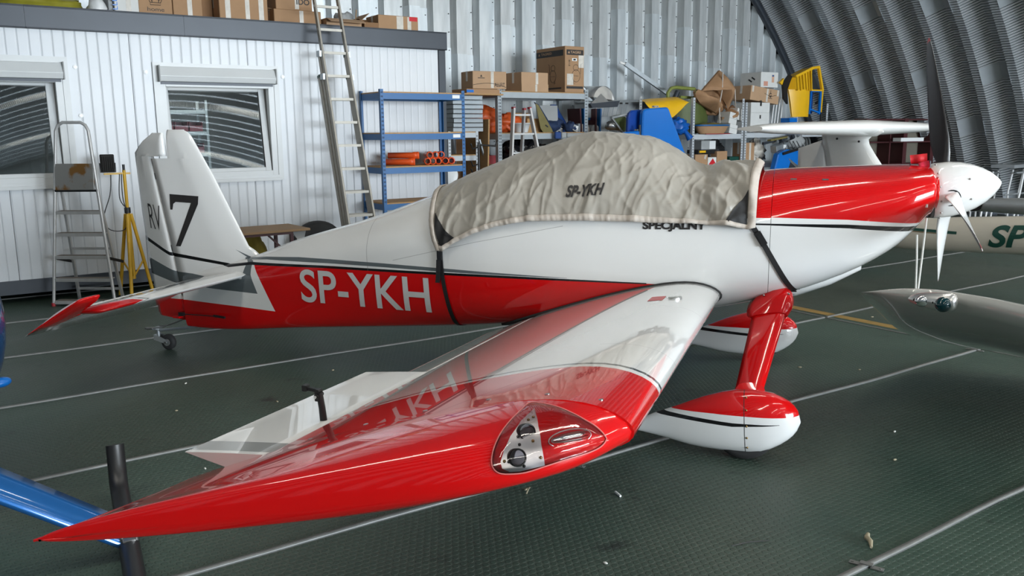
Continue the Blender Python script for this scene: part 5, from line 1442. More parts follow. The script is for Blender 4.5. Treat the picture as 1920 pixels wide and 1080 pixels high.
for i, (s, m_, z, sc, lb) in enumerate(((4.20,1.28,ZM,(.20,.14,.10),'navy blue quilted bag, lowest at the left of the pile on the grey shelving'),(4.44,1.10,ZM,(.20,.15,.13),'navy blue quilted bag with a coiled cord, middle of the pile on the grey shelving'),(4.60,1.36,ZM,(.11,.10,.09),'navy blue bag with a white tag at the right of the pile'))):
    o = hthing('navy_bag', lb, 'bag', s, m_, z, 0, 'navy bags on the grey shelving'); blob('bag_body', M['navy'], o, (0,0,sc[2]*.9), sc, 31+i*4, .3, 24, 14, 2, 0)
    if i: MB().box((.06,-sc[1]*1.02,.07), (.045,.006,.06), (0,R(15),0)).build('tag', M['white'], o); MB().box((.04,-sc[1]*.95,.06), (.11,.012,.10), (0,R(20),0)).build('end_flap', M['greypanel'], o)
    if i == 1: MB().tube([(.08*math.cos(k*.5)*(1-.01*k)-.02, -.02+.05*math.sin(k*.5), .25+.003*k) for k in range(30)], .009, 6).build('coiled_cord', M['greypanel'], o)
o = hthing('seat_frame', 'grey and blue folded seat lying on the front edge of the grey shelving', 'seat', 4.28, 1.56, ZM-.10)
MB().box((-.12,-.03,.05), (.12,.05,.11)).build('pad', M['blueseat'], o, bevel=.01); MB().box((.0,-.03,.05), (.10,.05,.09)).build('pad', M['greypanel'], o, bevel=.01); MB().box((.2,-.03,.05), (.28,.05,.07)).build('pad', M['greypanel'], o, bevel=.01)
# aluminium folding ladder standing in front of the grey shelving
o = hthing('aluminium_ladder', 'narrow aluminium folding ladder with red caps before the grey shelving', 'ladder', 3.12, 1.98, 0, 0)
for sx, a, b in ((-1,-.28,-.10),(1,.30,.20),):
    b2 = MB(); b2.bar((a*1.6+.0,-.32,0), (b,0,2.12), .03, .07, up=(0,1,0)); r = b2.build('rail', AL2, o); MB().box((b,0,2.125), (.04,.06,.03)).build('end_cap', M['redbin'], r)
b2 = MB(); b2.bar((.30,.52,0), (.12,.03,2.10), .03, .06, up=(0,1,0)); r = b2.build('rail', M['maroon'] if False else AL2, o); MB().box((.12,.03,2.11), (.04,.06,.03)).build('end_cap', M['redbin'], r)
for k in range(7):
    z = .31 + .285*k; t = z/2.12; y = -.32*(1-t)
    MB().bar((-.448+.348*t, y, z), (.48-.28*t, y, z), .035, .028).build('rung', AL2, o)
# below the middle shelf
o = hthing('red_crate', 'red plastic crate in the dark under the middle shelf', 'crate', 3.0, 1.25, 1.137+.0)
q = MB(); q.bb((-.2,0,0),(.2,.3,.01)); q.bb((-.2,0,.01),(.2,.01,.26)); q.bb((-.2,.29,.01),(.2,.3,.26)); q.bb((-.2,.01,.01),(-.19,.29,.26)); q.bb((.19,.01,.01),(.2,.29,.26)); q.build('crate_body', M['redbin'], o)
o = hthing('black_film_bundle', 'bundle of shiny black plastic film under the middle shelf', 'film', 3.75, 1.22, 1.137); blob('film_body', flat('shiny_black_film', (.01,.01,.012), .15, 0, .3, 10), o, (0,0,.2), (.42,.28,.27), 41, .5, 30, 18, 2.5, 0, 1.0)
carton('brown_carton', 'small brown carton by the post under the middle shelf of the grey shelving', 3.12, 1.46, 1.137, .26, .3, .10, tape=False)
o = hthing('diagonal_pole', 'grey pole leaning diagonally under the middle shelf', 'pole', 2.66, 1.60, 0); MB().tube([(.20,0,.0),(.15,0,1.15),(-.02,0,1.66)], .022, 8).build('pole_body', M['steel'], o)

# ---- pile of aircraft panels between the two shelving units
rf_ = rack('panel_rack', 'steel rack filled with aircraft panels between the grey and perforated shelving', 4.96, 7.32, .40, 1.12, 1.9, [.6,1.30,1.66], M['shelfsteel'], M['chip'], .05, slots=False)
for i, (s, c) in enumerate(((5.02,'maroon'),(5.10,'bluepaint'),(5.36,'maroon'),(5.46,'bluepaint'))):
    o = hthing('frame_board', ['brown board standing upright at the left of the frames','blue board standing upright behind the shelving post','brown board standing upright right of the post','blue board standing upright at the right of the frames'][i], 'board', s, 1.10, 1.677, 0, 'boards standing on the panel rack'); MB().box((0,.15,.24), (.03,.35,.48), (0,R(-4+2*i),0)).build('board', M[c], o)
o = hthing('blue_crossboard', 'rust-stained blue board lying across the upright boards', 'board', 5.24, 1.06, 1.98, 0); MB().box((0,.1,.08), (.30,.03,.2), (R(-5),0,0)).build('board', M['bluepaint'], o)
for i, s in enumerate((5.12, 5.36)):
    o = hthing('fabric_roll', ['pale roll lying left among the upright boards','darker roll lying right among the upright boards'][i], 'roll', s, 1.10, 1.80-.01, 0, 'rolls on the panel rack'); q = MB(); q.cyl((0,0,0),(0,.6,0), .11-.02*i, seg=18); q.build('roll_body', [M['hem'], M['greypanel']][i], o)
o = hthing('wing_panel', 'long ribbed grey aircraft wing panel lying on top of the rack', 'aircraft part', 6.0, 1.0, 2.0, 0)
q = MB(); q.prism([Vector((-.75,0,.0)),Vector((.75,0,.07)),Vector((.75,0,.30)),Vector((-.75,0,.24))], (0,.35,.05)); q.build('panel_skin', M['winggrey'], o)
for k in range(14): MB().bar((-.70+.104*k,-.004,.005+.005*k),(-.64+.104*k,-.004,.225+.004*k), .006,.006,up=(0,1,0)).build('panel_rib', M['shelfsteel'], o)
MB().bb((-.75,-.02,.235),(.75,.33,.275)).build('spar_cap', M['steel'], o)
for x in (.02,.16): MB().box((x,-.022,.258), (.07,.004,.026)).build('spar_slot', M['dark'], o)
o = hthing('sheet_metal_cowl', 'bright curved aluminium cowl sheet resting on the wing panel', 'aircraft part', 5.85, .75, 2.27, 0)
q = MB(); rr = []
for i in range(13):
    a = R(10 + 150*i/12); rr.append([Vector((.26*math.cos(a), 0, .30*math.sin(a))), Vector((.30*math.cos(a)-.05, .45, .32*math.sin(a)))])
rr2 = [[p + (Vector((p.x,0,p.z)).normalized()*-.004) for p in r] for r in rr]
q.loft([[a[0], a[1], b[1], b[0]] for a, b in zip(rr, rr2)]); 
q.add([rr[i][0] + Vector((0,.02,0)) for i in range(13)] , [tuple(range(13))]); q.build('cowl_sheet', M['alu'], o)
o = hthing('sheet_offcut', 'triangular bright aluminium offcut on the rack', 'sheet metal', 5.50, 1.06, 2.24, 0)
q = MB(); q.prism([Vector((-.2,0,.01)),Vector((.28,.02,.0)),Vector((.06,.05,.18))], (0,.004,.0)); q.build('sheet', M['alu'], o); q = MB(); q.prism([Vector((-.25,-.03,0)),Vector((.42,-.05,.06)),Vector((.36,-.05,-.05)),Vector((-.2,-.03,-.07))], (0,.02,0)); q.build('folded_edge', M['darkgrey'], o)
o = hthing('grey_pipe', 'grey pipe leaning on the end wall behind the tall carton', 'pipe', 5.6, .42, 2.3, 0); MB().tube([(-.55,.1,.62),(-.2,.02,.40),(.35,-.05,.0)], .045, 14).build('pipe_body', M['steel'], o)
o = hthing('metal_tube', 'long grey tube with an end fitting slanting against the end wall', 'tube', 7.3, .50, 2.42, 0)
MB().bar((-.60,.15,.60),(.58,-.05,-.06), .06, .075).build('tube_body', M['steel'], o); MB().bar((-.72,.17,.62),(-.58,.15,.59), .035,.04).build('end_fitting', M['alu'], o)
o = hthing('engine_frame', 'dark metal frame with olive plates tilted among the panels', 'frame', 6.02, 1.12, 1.70, 0)
for p0, p1 in (((-.3,0,.30),(-.02,0,.02)),((-.02,0,.02),(.30,-.04,.10)),((-.3,0,.30),(.02,-.02,.36)),((.02,-.02,.36),(.30,-.04,.10))): MB().bar(p0, p1, .03, .03).build('frame_bar', M['winggrey'], o)
q = MB(); q.prism([Vector((-.22,.03,.28)),Vector((-.01,.03,.06)),Vector((.24,.0,.12)),Vector((.02,.01,.32))], (0,.02,0)); q.build('plate', M['olive'], o)
o = hthing('silver_fairing', 'crumpled shiny silver fairing below the wing panel', 'aircraft part', 6.0, .95, 1.78, 0); blob('fairing', M['alu'], o, (0,0,.09), (.27,.14,.10), 51, .25, 20, 12)
o = hthing('dark_fairing', 'dark rounded fairing under the yellow cowl panel', 'aircraft part', 6.62, 1.0, 1.76, 0); blob('fairing', M['darkgrey'], o, (0,0,.10), (.36,.18,.10), 53, .12, 22, 12)
o = hthing('white_bracket', 'white riveted bracket plate standing by the blue fin', 'bracket', 6.02, 1.30, 1.677, 0); q = MB(); q.prism([Vector((-.10,0,0)),Vector((.06,0,0)),Vector((.06,0,.38)),Vector((.04,0,.40)),Vector((-.10,0,.25))], (0,.02,0)); q.build('plate', M['white'], o)
o = hthing('yellow_cowl_panel', 'curved yellow cowl panel lying above the blue fin', 'aircraft part', 6.75, 1.40, 2.06, 0)
def yq(u, v, y): return Vector(((u-1252)*.0133 + y*.62, y, (200-v)*.0112 + .10))
top_ = [yq(u, v, .28) for u, v in ((1206,187),(1225,184),(1245,182.5),(1265,181),(1282,180),(1291,184),(1296,188.5))]
mid_ = [yq(u, v, .04) for u, v in ((1210,189),(1223,192),(1243,190),(1262,189),(1278,187),(1289,187),(1296,189))]
low_ = [yq(u, v, -.02) for u, v in ((1214,191),(1227,202),(1250,201.5),(1262,215),(1279,204),(1290,194),(1296.5,189.5))]
rr = []
for i in range(25):
    t_, m__, l_ = cat(top_, i/24), cat(mid_, i/24), cat(low_, i/24); rr.append([t_, t_.lerp(m__, .5)+Vector((0,0,.012)), m__+Vector((0,-.02,0)), m__.lerp(l_, .5)+Vector((0,-.03,0)), l_])
q = MB(); q.loft(rr, caps=False, close=False); q.loft([[p + Vector((0,.008,-.006)) for p in r] for r in rr], caps=False, close=False, mi=1); q.build('cowl_skin', [M['yellow'], M['darkgrey']], o, fix=False)
o = hthing('dark_fibre_sheet', 'dark grey fibre sheet behind the blue plastic bag', 'panel', 7.0, 1.15, 1.677, 0); MB().box((0,0,.20), (.6,.03,.4), (R(-6),0,0)).build('panel_body', M['darkgrey'], o)

# ---- bright blue tail of a parked aircraft
bf = hthing('blue_aircraft_tail', 'bright blue aircraft tail fin and rudder standing behind the canopy cover', 'aircraft', 5.6, 2.6, 0)
q = MB(); q.prism([Vector((a-5.6,0,z)) for a, z in ((5.09,.85),(5.09,1.70),(5.105,2.06),(5.14,2.10),(5.22,2.115),(5.62,2.14),(5.67,2.125),(5.70,2.07),(6.15,1.26),(6.28,.85))], (0,.10,0)); q.build('fin', M['blueplane'], bf, bevel=.02)
q = MB(); q.prism([Vector((a-5.6,.16,z)) for a, z in ((4.90,.85),(4.94,1.98),(4.965,2.05),(5.02,2.09),(5.30,2.11),(5.30,.85))], (0,.08,0)); q.build('rudder', flat('deep_blue_paint', (.004,.05,.30), .35), bf, bevel=.02)
q = MB(); q.prism([Vector((a-5.6,-.04,z)) for a, z in ((4.60,1.3),(4.64,1.70),(4.70,1.75),(5.00,1.765),(5.02,1.3))], (0,.08,0)); q.build('trim_tab', M['blueplane'], bf, bevel=.015)
MB().cyl((-.57,.0,1.70),(-.57,.0,1.86), .02, seg=10).build('hinge_pin', M['black'], bf); MB().box((-.19,.05,2.15), (.10,.05,.03)).build('tip_fitting', M['chrome'], bf); MB().box((-.61,.03,1.78), (.04,.05,.02)).build('tip_fitting', M['chrome'], bf)
q = MB(); q.tube([(-1.0,.05,.60),(-.4,.05,.66),(.6,.05,.72),(1.6,.05,.80)], [.06,.12,.19,.27], 18); q.build('tail_boom', M['blueplane'], bf); MB().cyl((-.8,.02,.09),(-.8,.08,.09), .09, seg=16).build('tail_wheel', M['rubber'], bf); MB().tube([(-.75,.05,.55),(-.8,.05,.09)], .02, 8).build('tail_leg', M['steel'], bf)
MB().tube([(1.4,-.3,0),(1.5,.05,.62)], .03, 8).build('trestle_leg', M['steel'], bf); MB().tube([(1.4,.4,0),(1.5,.05,.62)], .03, 8).build('trestle_leg', M['steel'], bf)

# ---- perforated shelving with the pile on the right
rB = rack('perforated_shelving', 'pale perforated steel shelving with olive panel and cartons, under the paper bag', 7.36, 8.76, .75, 1.50, 2.36, [.5,1.10,1.675], M['paleshelf'], M['paleshelf'], .055)
rC = rack('perforated_shelving', 'pale perforated steel shelving at the far right, under the yellow cowl', 8.80, 11.38, .75, 1.50, 2.29, [.5,1.10,1.69], M['paleshelf'], M['paleshelf'], .055)
o = hthing('shelf_post', 'single perforated steel post standing between yellow panel and aluminium sheets', 'post', 6.06, 1.50, 0); MB().bb((-.03,0,0),(.03,.003,2.36)).build('post_face', M['winggrey'], o); MB().bb((.027,.003,0),(.03,.06,2.36)).build('post_side', M['winggrey'], o)
q = MB()
for k in range(9): q.bb((-.012,-.001,1.9+.05*k),(-.002,0,1.922+.05*k)); q.bb((.008,-.001,1.9+.05*k),(.018,0,1.922+.05*k))
t = q.build('slots', M['dark'], o, fix=False); t['kind'] = 'stuff'
o = hthing('blue_plastic_bag', 'knotted bright blue plastic bag beside the blue fin', 'bag', 7.08, 1.38, 1.678); blob('bag_body', M['bluebag'], o, (0,0,.16), (.21,.18,.15), 61, .3, 30, 18, 2.2, 0, 1.1)
q = MB(); q.tube([(.06,-.12,.10),(.08,-.2,.0),(.12,-.22,-.06)], [.03,.05,.07], 10); q.build('knot', M['bluebag'], o)
gp_ = hthing('olive_fuselage_panel', 'olive green curved fuselage panel with a frame on the perforated shelving', 'aircraft part', 7.86, .99, 1.692)
q = MB(); rr = []
for i in range(15):
    t = i/14; z = .02 + .72*t; row = []
    for k in range(15):
        w = k/14; x = -.48 + .92*w; inset = max(0, .18*(1-abs(w-.15)/.25)) if t > .55 else 0
        row.append(Vector((x, -.18*math.sin(PI*w) , z - (inset*(t-.55)/.45*1.2))))
    rr.append(row)
q.loft(rr, caps=False, close=False); q.loft([[p + Vector((0,.012,0)) for p in r] for r in rr], caps=False, close=False); q.build('panel_skin', M['olive'], gp_, fix=False)
fr2 = flat('light_olive_frame', (.20,.23,.05), .5, 0, .2, 8)
q = MB(); q.tube([(-.60,.05,.45),(-.60,.05,.78),(-.52,.05,.86),(-.40,.05,.88),(.10,.05,.86),(.16,.05,.80)], .035, 8); q.build('window_frame', fr2, gp_); MB().bar((-.30,.03,.70),(.15,.03,.69), .04,.05).build('frame_rail', fr2, gp_)
q = MB(); q.tube([(-.58,.02,.50),(-.48,.0,.66),(-.40,.0,.80)], .05, 8); q.build('bent_strip', M['darkgrey'], gp_)
pb = hthing('kraft_paper_bag', 'large crumpled brown paper wrapping on top of the olive panel', 'paper', 8.24, 1.18, 2.20)
def crum(name, outline_, seed, dy):
    q = MB(); c = Vector((sum(p[0] for p in outline_)/len(outline_), dy-.10, sum(p[1] for p in outline_)/len(outline_))); n = len(outline_)
    ring = [Vector((a, dy, b)) for a, b in outline_]; rows = []
    fine = []
    for i in range(n):
        for t in (0,.33,.66): fine.append(ring[i].lerp(ring[(i+1) % n], t))
    for j in range(7):
        f = j/6; rows.append([p.lerp(c, f) + Vector((0, -.16*math.sin(f*PI*.5)*1 + .07*mn.noise(p.lerp(c, f)*7 + Vector((seed,0,0))) , .02*mn.noise(p.lerp(c, f)*9)*(f>0))) for p in fine])
    q.loft(rows, caps=False); q.add(fine + [p + Vector((0,.05,0)) for p in fine], [(k, (k+1) % len(fine), len(fine)+(k+1) % len(fine), len(fine)+k) for k in range(len(fine))]); q.build(name, M['paper'], pb)
crum('paper_peak', [(-.32,.30),(.15,.70),(.33,.60),(.52,.40),(.52,.12),(.40,-.05),(.18,.25),(.02,.33)], 2, 0.0)
crum('paper_left_fold', [(-.58,.28),(-.52,.33),(-.32,.24),(.05,.20),(.16,.05),(.05,-.12),(-.2,-.02),(-.5,.10)], 5, -.06)
crum('paper_right_fold', [(.18,-.20),(.52,.05),(.58,-.02),(.5,-.28),(.2,-.28)], 9, -.04)
blob('paper_hollow', M['card_dark'], pb, (.15,.16,.15), (.38,.12,.32), 66, .1, 16, 10)
for pts in ([(.10,-.12,.66),(.06,-.16,.35),(.0,-.15,.02),(.05,-.14,-.3)], [(.48,-.10,.35),(.50,-.12,.0),(.47,-.12,-.25)]): MB().tube(pts, .013, 6).build('masking_tape', M['hem'], pb)
# cartons on the right
o = carton('white_carton', 'white carton on top of the far right stack, above the brown carton', 9.46, 1.30, 2.60, .50, .55, .30, mat='cardwhite', tape=False, turn=-2, group='stacked cartons on the right')
MB().bb((.06,-.002,.10),(.13,-.0008,.25)).build('shipping_label', flat('pale_orange_label', (.62,.36,.24), .7), o); MB().bb((.07,-.0028,.215),(.12,-.0018,.245)).build('blue_print', M['bluepaint'], o); MB().bb((-.17,-.002,.03),(-.05,-.0008,.12)).build('shipping_label', flat('pink_label', (.62,.30,.22), .7), o)
for a, b in ((.20,.18),(.28,.14)): MB().box((-.2515,a,b), (.002,.10,.03), (R(30),0,0)).build('scribble', M['ink'], o)
o = carton('brown_carton', 'brown carton with a winged emblem in the far right stack', 9.10, 1.34, 2.31, .86, .50, .28, mat='card2', tilt=(0,6), group='stacked cartons on the right')
print_front(o, 'G', .12, .19, .11, .20, bold=.03); q = MB(); q.tube([(-.02,-.001,.17),(.08,-.001,.145),(.155,-.001,.13),(.23,-.001,.145),(.33,-.001,.17)], .004, 5); q.tube([(.155,-.001,.25),(.155,-.001,.20)], .005, 5); q.build('emblem_print', M['ink'], o); MB().bb((.09,-.002,.088),(.22,-.0008,.098)).build('bar_print', M['ink'], o)
for x in (-.40, .36): MB().bb((x,-.002,.16),(x+.05,-.0006,.28)).build('packing_tape', M['tape'], o)
o = carton('white_carton', 'white carton with a handle slot, upper of two under the brown emblem carton', 9.12, 1.36, 2.101, .56, .45, .20, mat='cardwhite', tape=False, group='stacked cartons on the right'); MB().bb((-.02,-.003,.13),(.03,-.001,.24)).build('handle_slot', M['dark'], o)
o = carton('white_carton', 'white carton, lower of two standing on the far right shelving', 9.12, 1.36, 1.725, .56, .45, .375, mat='cardwhite', tape=False, group='stacked cartons on the right'); MB().bb((-.02,-.003,.26),(.02,-.001,.33)).build('handle_slot', M['dark'], o)
for i, (s, z, a, lb) in enumerate(((8.42,1.88,12,'folded white carton leaning left, upper of the slanted pair'),(8.62,1.95,14,'folded white carton leaning right beside the slanted pair'),(8.44,1.695,10,'folded white carton at the foot of the slanted pair'))):
    o = carton('folded_carton', lb, s, 1.42, z, .22, .3, .22 if i < 2 else .18, mat='cardwhite', tape=False, tilt=(0,a), group='folded white cartons')
    MB().bb((-.11,-.002,.10),(.11,-.0006,.106)).build('fold_line', M['greypanel'], o)
o = hthing('blue_rimmed_tray', 'brown tray with a blue rim under the olive fuselage panel', 'tray', 7.95, 1.42, 1.692)
q = MB(); rr = []
for r, z in ((.30,.0),(.36,.06),(.42,.16)): rr.append([Vector((math.cos(2*PI*k/28)*r, math.sin(2*PI*k/28)*r*.45, z)) for k in range(28)])
q.loft(rr).build('tray_bowl', M['card'], o); MB().tube([(math.cos(2*PI*k/28)*.43, math.sin(2*PI*k/28)*.2, .165) for k in range(28)], .016, 8, closed=True).build('rim', M['bluepaint'], o); blob('tray_contents', M['khaki'], o, (0,0,.15), (.30,.12,.07), 71, .2, 18, 9)
MB().bb((-.35,-.2,-.0),(.30,-.17,.012)).build('red_edge', M['redbin'], o)
# yellow cowl with blue lining
yc = hthing('yellow_engine_cowl', 'yellow slatted engine cowl with blue lining on the far right shelving', 'aircraft part', 10.62, 1.45, 2.01)
def Y(u, v, y=0.0): return Vector(((u-1503)*.0159, y, (220-v)*.0111))
q = MB(); q.loft([[Y(1481,219,.0),Y(1496,219,-.10),Y(1512,219,-.02)],[Y(1477,195,.0),Y(1494,195,-.13),Y(1511,195,-.04)],[Y(1473,170,.02),Y(1492,170,-.14),Y(1510,170,-.05)]], caps=False, close=False); q.loft([[p+Vector((0,.03,0)) for p in r] for r in ([Y(1481,219,.0),Y(1496,219,-.10),Y(1512,219,-.02)],[Y(1473,170,.02),Y(1492,170,-.14),Y(1510,170,-.05)])], caps=False, close=False); q.build('lower_skin', M['yellow'], yc, fix=False)
for k in range(6):
    u = 1481.5 + 5.5*k; MB().bar(Y(u,172,-.10-.02*math.sin(k*.6)), Y(u,146-2.6*k,-.06), .024, .03, up=(0,1,0)).build('slat', M['yellow'], yc)
MB().bar(Y(1479,147,-.06), Y(1511,131,-.06), .05, .045, up=(0,1,0)).build('top_rim', M['yellow'], yc); MB().bar(Y(1510,131,-.06), Y(1527,128,-.04), .05, .045, up=(0,1,0)).build('top_rim', M['yellow'], yc)
MB().bar(Y(1510,130,-.05), Y(1510,171,-.05), .03, .04, up=(0,1,0)).build('rim_bar', M['yellow'], yc); MB().bar(Y(1526,128,-.04), Y(1535,171,-.06), .05, .05, up=(0,1,0)).build('rim_bar', M['yellow'], yc); MB().bar(Y(1535,170,-.06), Y(1537,210,-.02), .035, .04, up=(0,1,0)).build('rim_bar', M['yellow'], yc); MB().bar(Y(1510,170.5,-.05), Y(1535,170.5,-.06), .03, .03, up=(0,1,0)).build('rim_bar', M['yellow'], yc)
q = MB(); q.prism([Y(1483,170,.20),Y(1483,148,.20),Y(1512,132,.20),Y(1527,129,.20),Y(1535,170,.20)], (0,.02,0)); q.build('back_skin', M['yellow'], yc)
q = MB(); q.prism([Y(1482,147,-.05),Y(1512,131,-.05),Y(1527,128,-.04),Y(1527,128,.21),Y(1512,131,.21),Y(1482,147,.21)], (0,0,-.015)); q.build('roof_skin', M['yellow'], yc)
q = MB(); q.bar(Y(1513,172,-.04),Y(1513,214,-.02), .03,.04,up=(0,1,0)); q.build('blue_frame', M['blueplane'], yc); MB().bar(Y(1533,172,-.04),Y(1534,214,-.02), .04,.04,up=(0,1,0)).build('blue_frame', M['blueplane'], yc); MB().bar(Y(1512,172,-.03),Y(1534,172,-.03), .03,.04,up=(0,1,0)).build('blue_frame', M['blueplane'], yc)
MB().bar(Y(1514,205,-.02),Y(1533,211,-.02), .03,.04,up=(0,1,0)).build('blue_frame', M['blueplane'], yc)
q = MB(); q.prism([Y(1513,173,.15),Y(1534,173,.15),Y(1534,213,.15),Y(1513,206,.15)], (0,.02,0)); q.build('blue_lining', flat('deep_blue_lining', (.004,.05,.24), .4), yc)
q = MB(); q.prism([Y(1463,160,.03),Y(1475,143,.03),Y(1480,147,.03),Y(1472,170,.03),Y(1474,196,.03),Y(1466,186,.03)], (0,.05,0)); q.build('black_band', M['black'], yc)
q = MB(); q.prism([Y(1458,158,.05),Y(1466,150,.05),Y(1463,162,.05)], (0,.05,0)); q.build('yellow_tip', M['yellow'], yc)
MB().bb(tuple(Y(1475,229,-.02)), tuple(Y(1490,221,.2))).build('blue_foot', M['blueplane'], yc)
for k in range(3):
    o = hthing('folding_frame', 'bent white tubular frame, %s of three beside the yellow cowl' % ['left','middle','right'][k], 'frame', 9.98+.09*k, 1.20, 1.71, 0, 'bent tube frames'); MB().tube([(-.06,0,0),(-.02,0,.30),(.02,0,.62),(.06,0,.70),(.10,0,.68),(.10,0,.55),(.05,0,.1)], .014, 8).build('frame_tube', M['white'], o)
carton('brown_carton', 'long low brown carton beneath the yellow cowl', 10.50, 1.44, 1.707, .80, .35, .14, tape=True)
o = hthing('black_arched_rail', 'black arched rail standing behind the yellow cowl', 'rail', 11.30, 1.30, 1.706); MB().tube([(-.08,0,.6),(.02,0,.66),(.10,0,.55),(.12,0,.3),(.12,0,0)], .025, 8).build('rail_tube', M['black'], o)
# lower shelf of the perforated shelving
ZL = 1.117
o = carton('brown_carton', 'small brown carton at the left of the lower perforated shelf', 7.54, 1.42, ZL, .34, .3, .20, tape=False, group='cartons on the lower shelf'); MB().box((.10,-.002,.15),(.05,.002,.08),(0,R(20),0)).build('tape_scrap', M['hem'], o)
o = carton('white_carton', 'small white carton with a red triangle on the lower perforated shelf', 7.89, 1.42, ZL, .23, .25, .14, mat='cardwhite', tape=False, group='cartons on the lower shelf'); q = MB(); q.add([(-.10,-.002,.005),(.11,-.002,.005),(.01,-.002,.12)], [(0,1,2)]); q.build('red_triangle', M['redflag'], o, fix=False)
carton('brown_carton', 'brown carton right of the white one with the red triangle', 8.13, 1.42, ZL, .29, .3, .25, tape=False, group='cartons on the lower shelf')
o = carton('black_case', 'flat black case with a yellow label above the brown carton', 7.68, 1.36, 1.325, .50, .3, .075, mat='black', tape=False); MB().bb((-.22,-.003,.02),(-.05,-.001,.06)).build('yellow_label', M['yellow'], o)
o = carton('grey_box', 'grey and white box on top of the black case', 7.78, 1.34, 1.402, .40, .3, .17, mat='greypanel', tape=False); MB().bb((.02,-.002,.01),(.18,-.0008,.16)).build('white_face', M['white'], o)
carton('brown_carton', 'tall narrow brown carton at the left of the far right lower shelf', 8.90, 1.42, ZL, .30, .3, .40, tape=True)
o = hthing('green_crate', 'green crate on the lower perforated shelf beside the post', 'crate', 8.60, 1.35, ZL); MB().bb((-.14,-.1,0),(.13,.15,.14)).build('crate_body', M['darkgreen'], o, bevel=.008)
o = hthing('black_bundle', 'dark bundle of parts on the lower perforated shelf', 'bundle', 8.30, 1.15, ZL); blob('bundle_body', M['black'], o, (0,0,.22), (.20,.17,.22), 81, .5, 26, 16, 2.4, 0, 1.0)
o = hthing('clear_film_bundle', 'crumpled clear film bundle beside the tall narrow carton', 'film', 9.42, 1.24, ZL); blob('film_body', M['tape'], o, (0,0,.18), (.20,.15,.22), 84, .5, 26, 16, 2.6, 0, 1.0)
# stripped engine hanging over the shelf edge
en_ = hthing('stripped_engine', 'dark stripped engine assembly with rods and cables on the shelf', 'engine', 9.75, 1.68, 1.20)
MB().box((-.10,0,.22), (.40,.16,.14), (0,R(-12),0)).build('crankcase', M['steel'], en_, bevel=.01); MB().bar((-.62,0,.30),(.2,-.03,.44), .05,.05).build('shaft', M['darkgrey'], en_); MB().bar((-.5,-.05,.36),(.0,-.05,.42), .09,.03).build('bracket_plate', M['khaki'], en_)
for k in range(5): MB().cyl((-.3+.16*k,.0,.30+.03*k),(-.3+.16*k,-.10,.34+.03*k), .035+.008*(k % 2), seg=12).build('cylinder_stub', [M['steel'], M['darkgrey']][k % 2], en_)
for k in range(6): MB().tube([(-.1+.11*k,-.05,.34),(-.05+.12*k,-.12,.15),(-.15+.10*k,-.10,-.06)], .008, 6).build('cable', M['black'], en_)
blob('film_wrap', M['greypanel'], en_, (.42,.05,.34), (.24,.12,.16), 88, .4, 20, 12); MB().bb((-.12,-.10,.20),(-.04,-.086,.27)).build('paper_tag', M['white'], en_)
bl_ = hthing('blue_cowling_piece', 'bright blue cowling piece with silver stripes below the stripped engine', 'aircraft part', 9.62, 1.92, .0)
q = MB(); q.prism([Vector((-.42,0,.9)),Vector((-.30,0,1.30)),Vector((-.05,0,1.38)),Vector((.36,0,1.36)),Vector((.40,0,.9))], (0,.14,0)); q.build('cowl_skin', M['blueplane'], bl_, bevel=.02)
for k in range(3): MB().bar((.0+.03*k,-.006,1.20-.03*k),(.36,-.006,1.02-.03*k), .008,.014).build('silver_stripe', M['alu'], bl_)
q = MB(); q.prism([Vector((-.02,-.004,.92)),Vector((.08,-.004,1.18)),Vector((.36,-.004,1.0)),Vector((.36,-.004,.92))], (0,.003,0)); q.build('grey_patch', M['darkgrey'], bl_)
for x in (-.35,.3): MB().tube([(x,.07,0),(x,.07,.95)], .025, 8).build('stand_leg', M['steel'], bl_)
MB().bar((-.2,-.02,1.30),(.34,-.02,1.40), .03,.05).build('black_rail', M['black'], bl_)
for k in range(6):
    o = hthing('chrome_tube', 'bent chrome tube, number %s from the left in the fan beside the engine' % ['one','two','three','four','five','six'][k], 'tube', 10.32+.10*k, 1.48, 1.44, 0, 'fan of chrome tubes'); MB().tube([(-.10,0,.22),(-.03,0,.20),(.03,0,.10),(.07,0,-.05)], .016, 8).build('tube_body', M['chrome'], o)
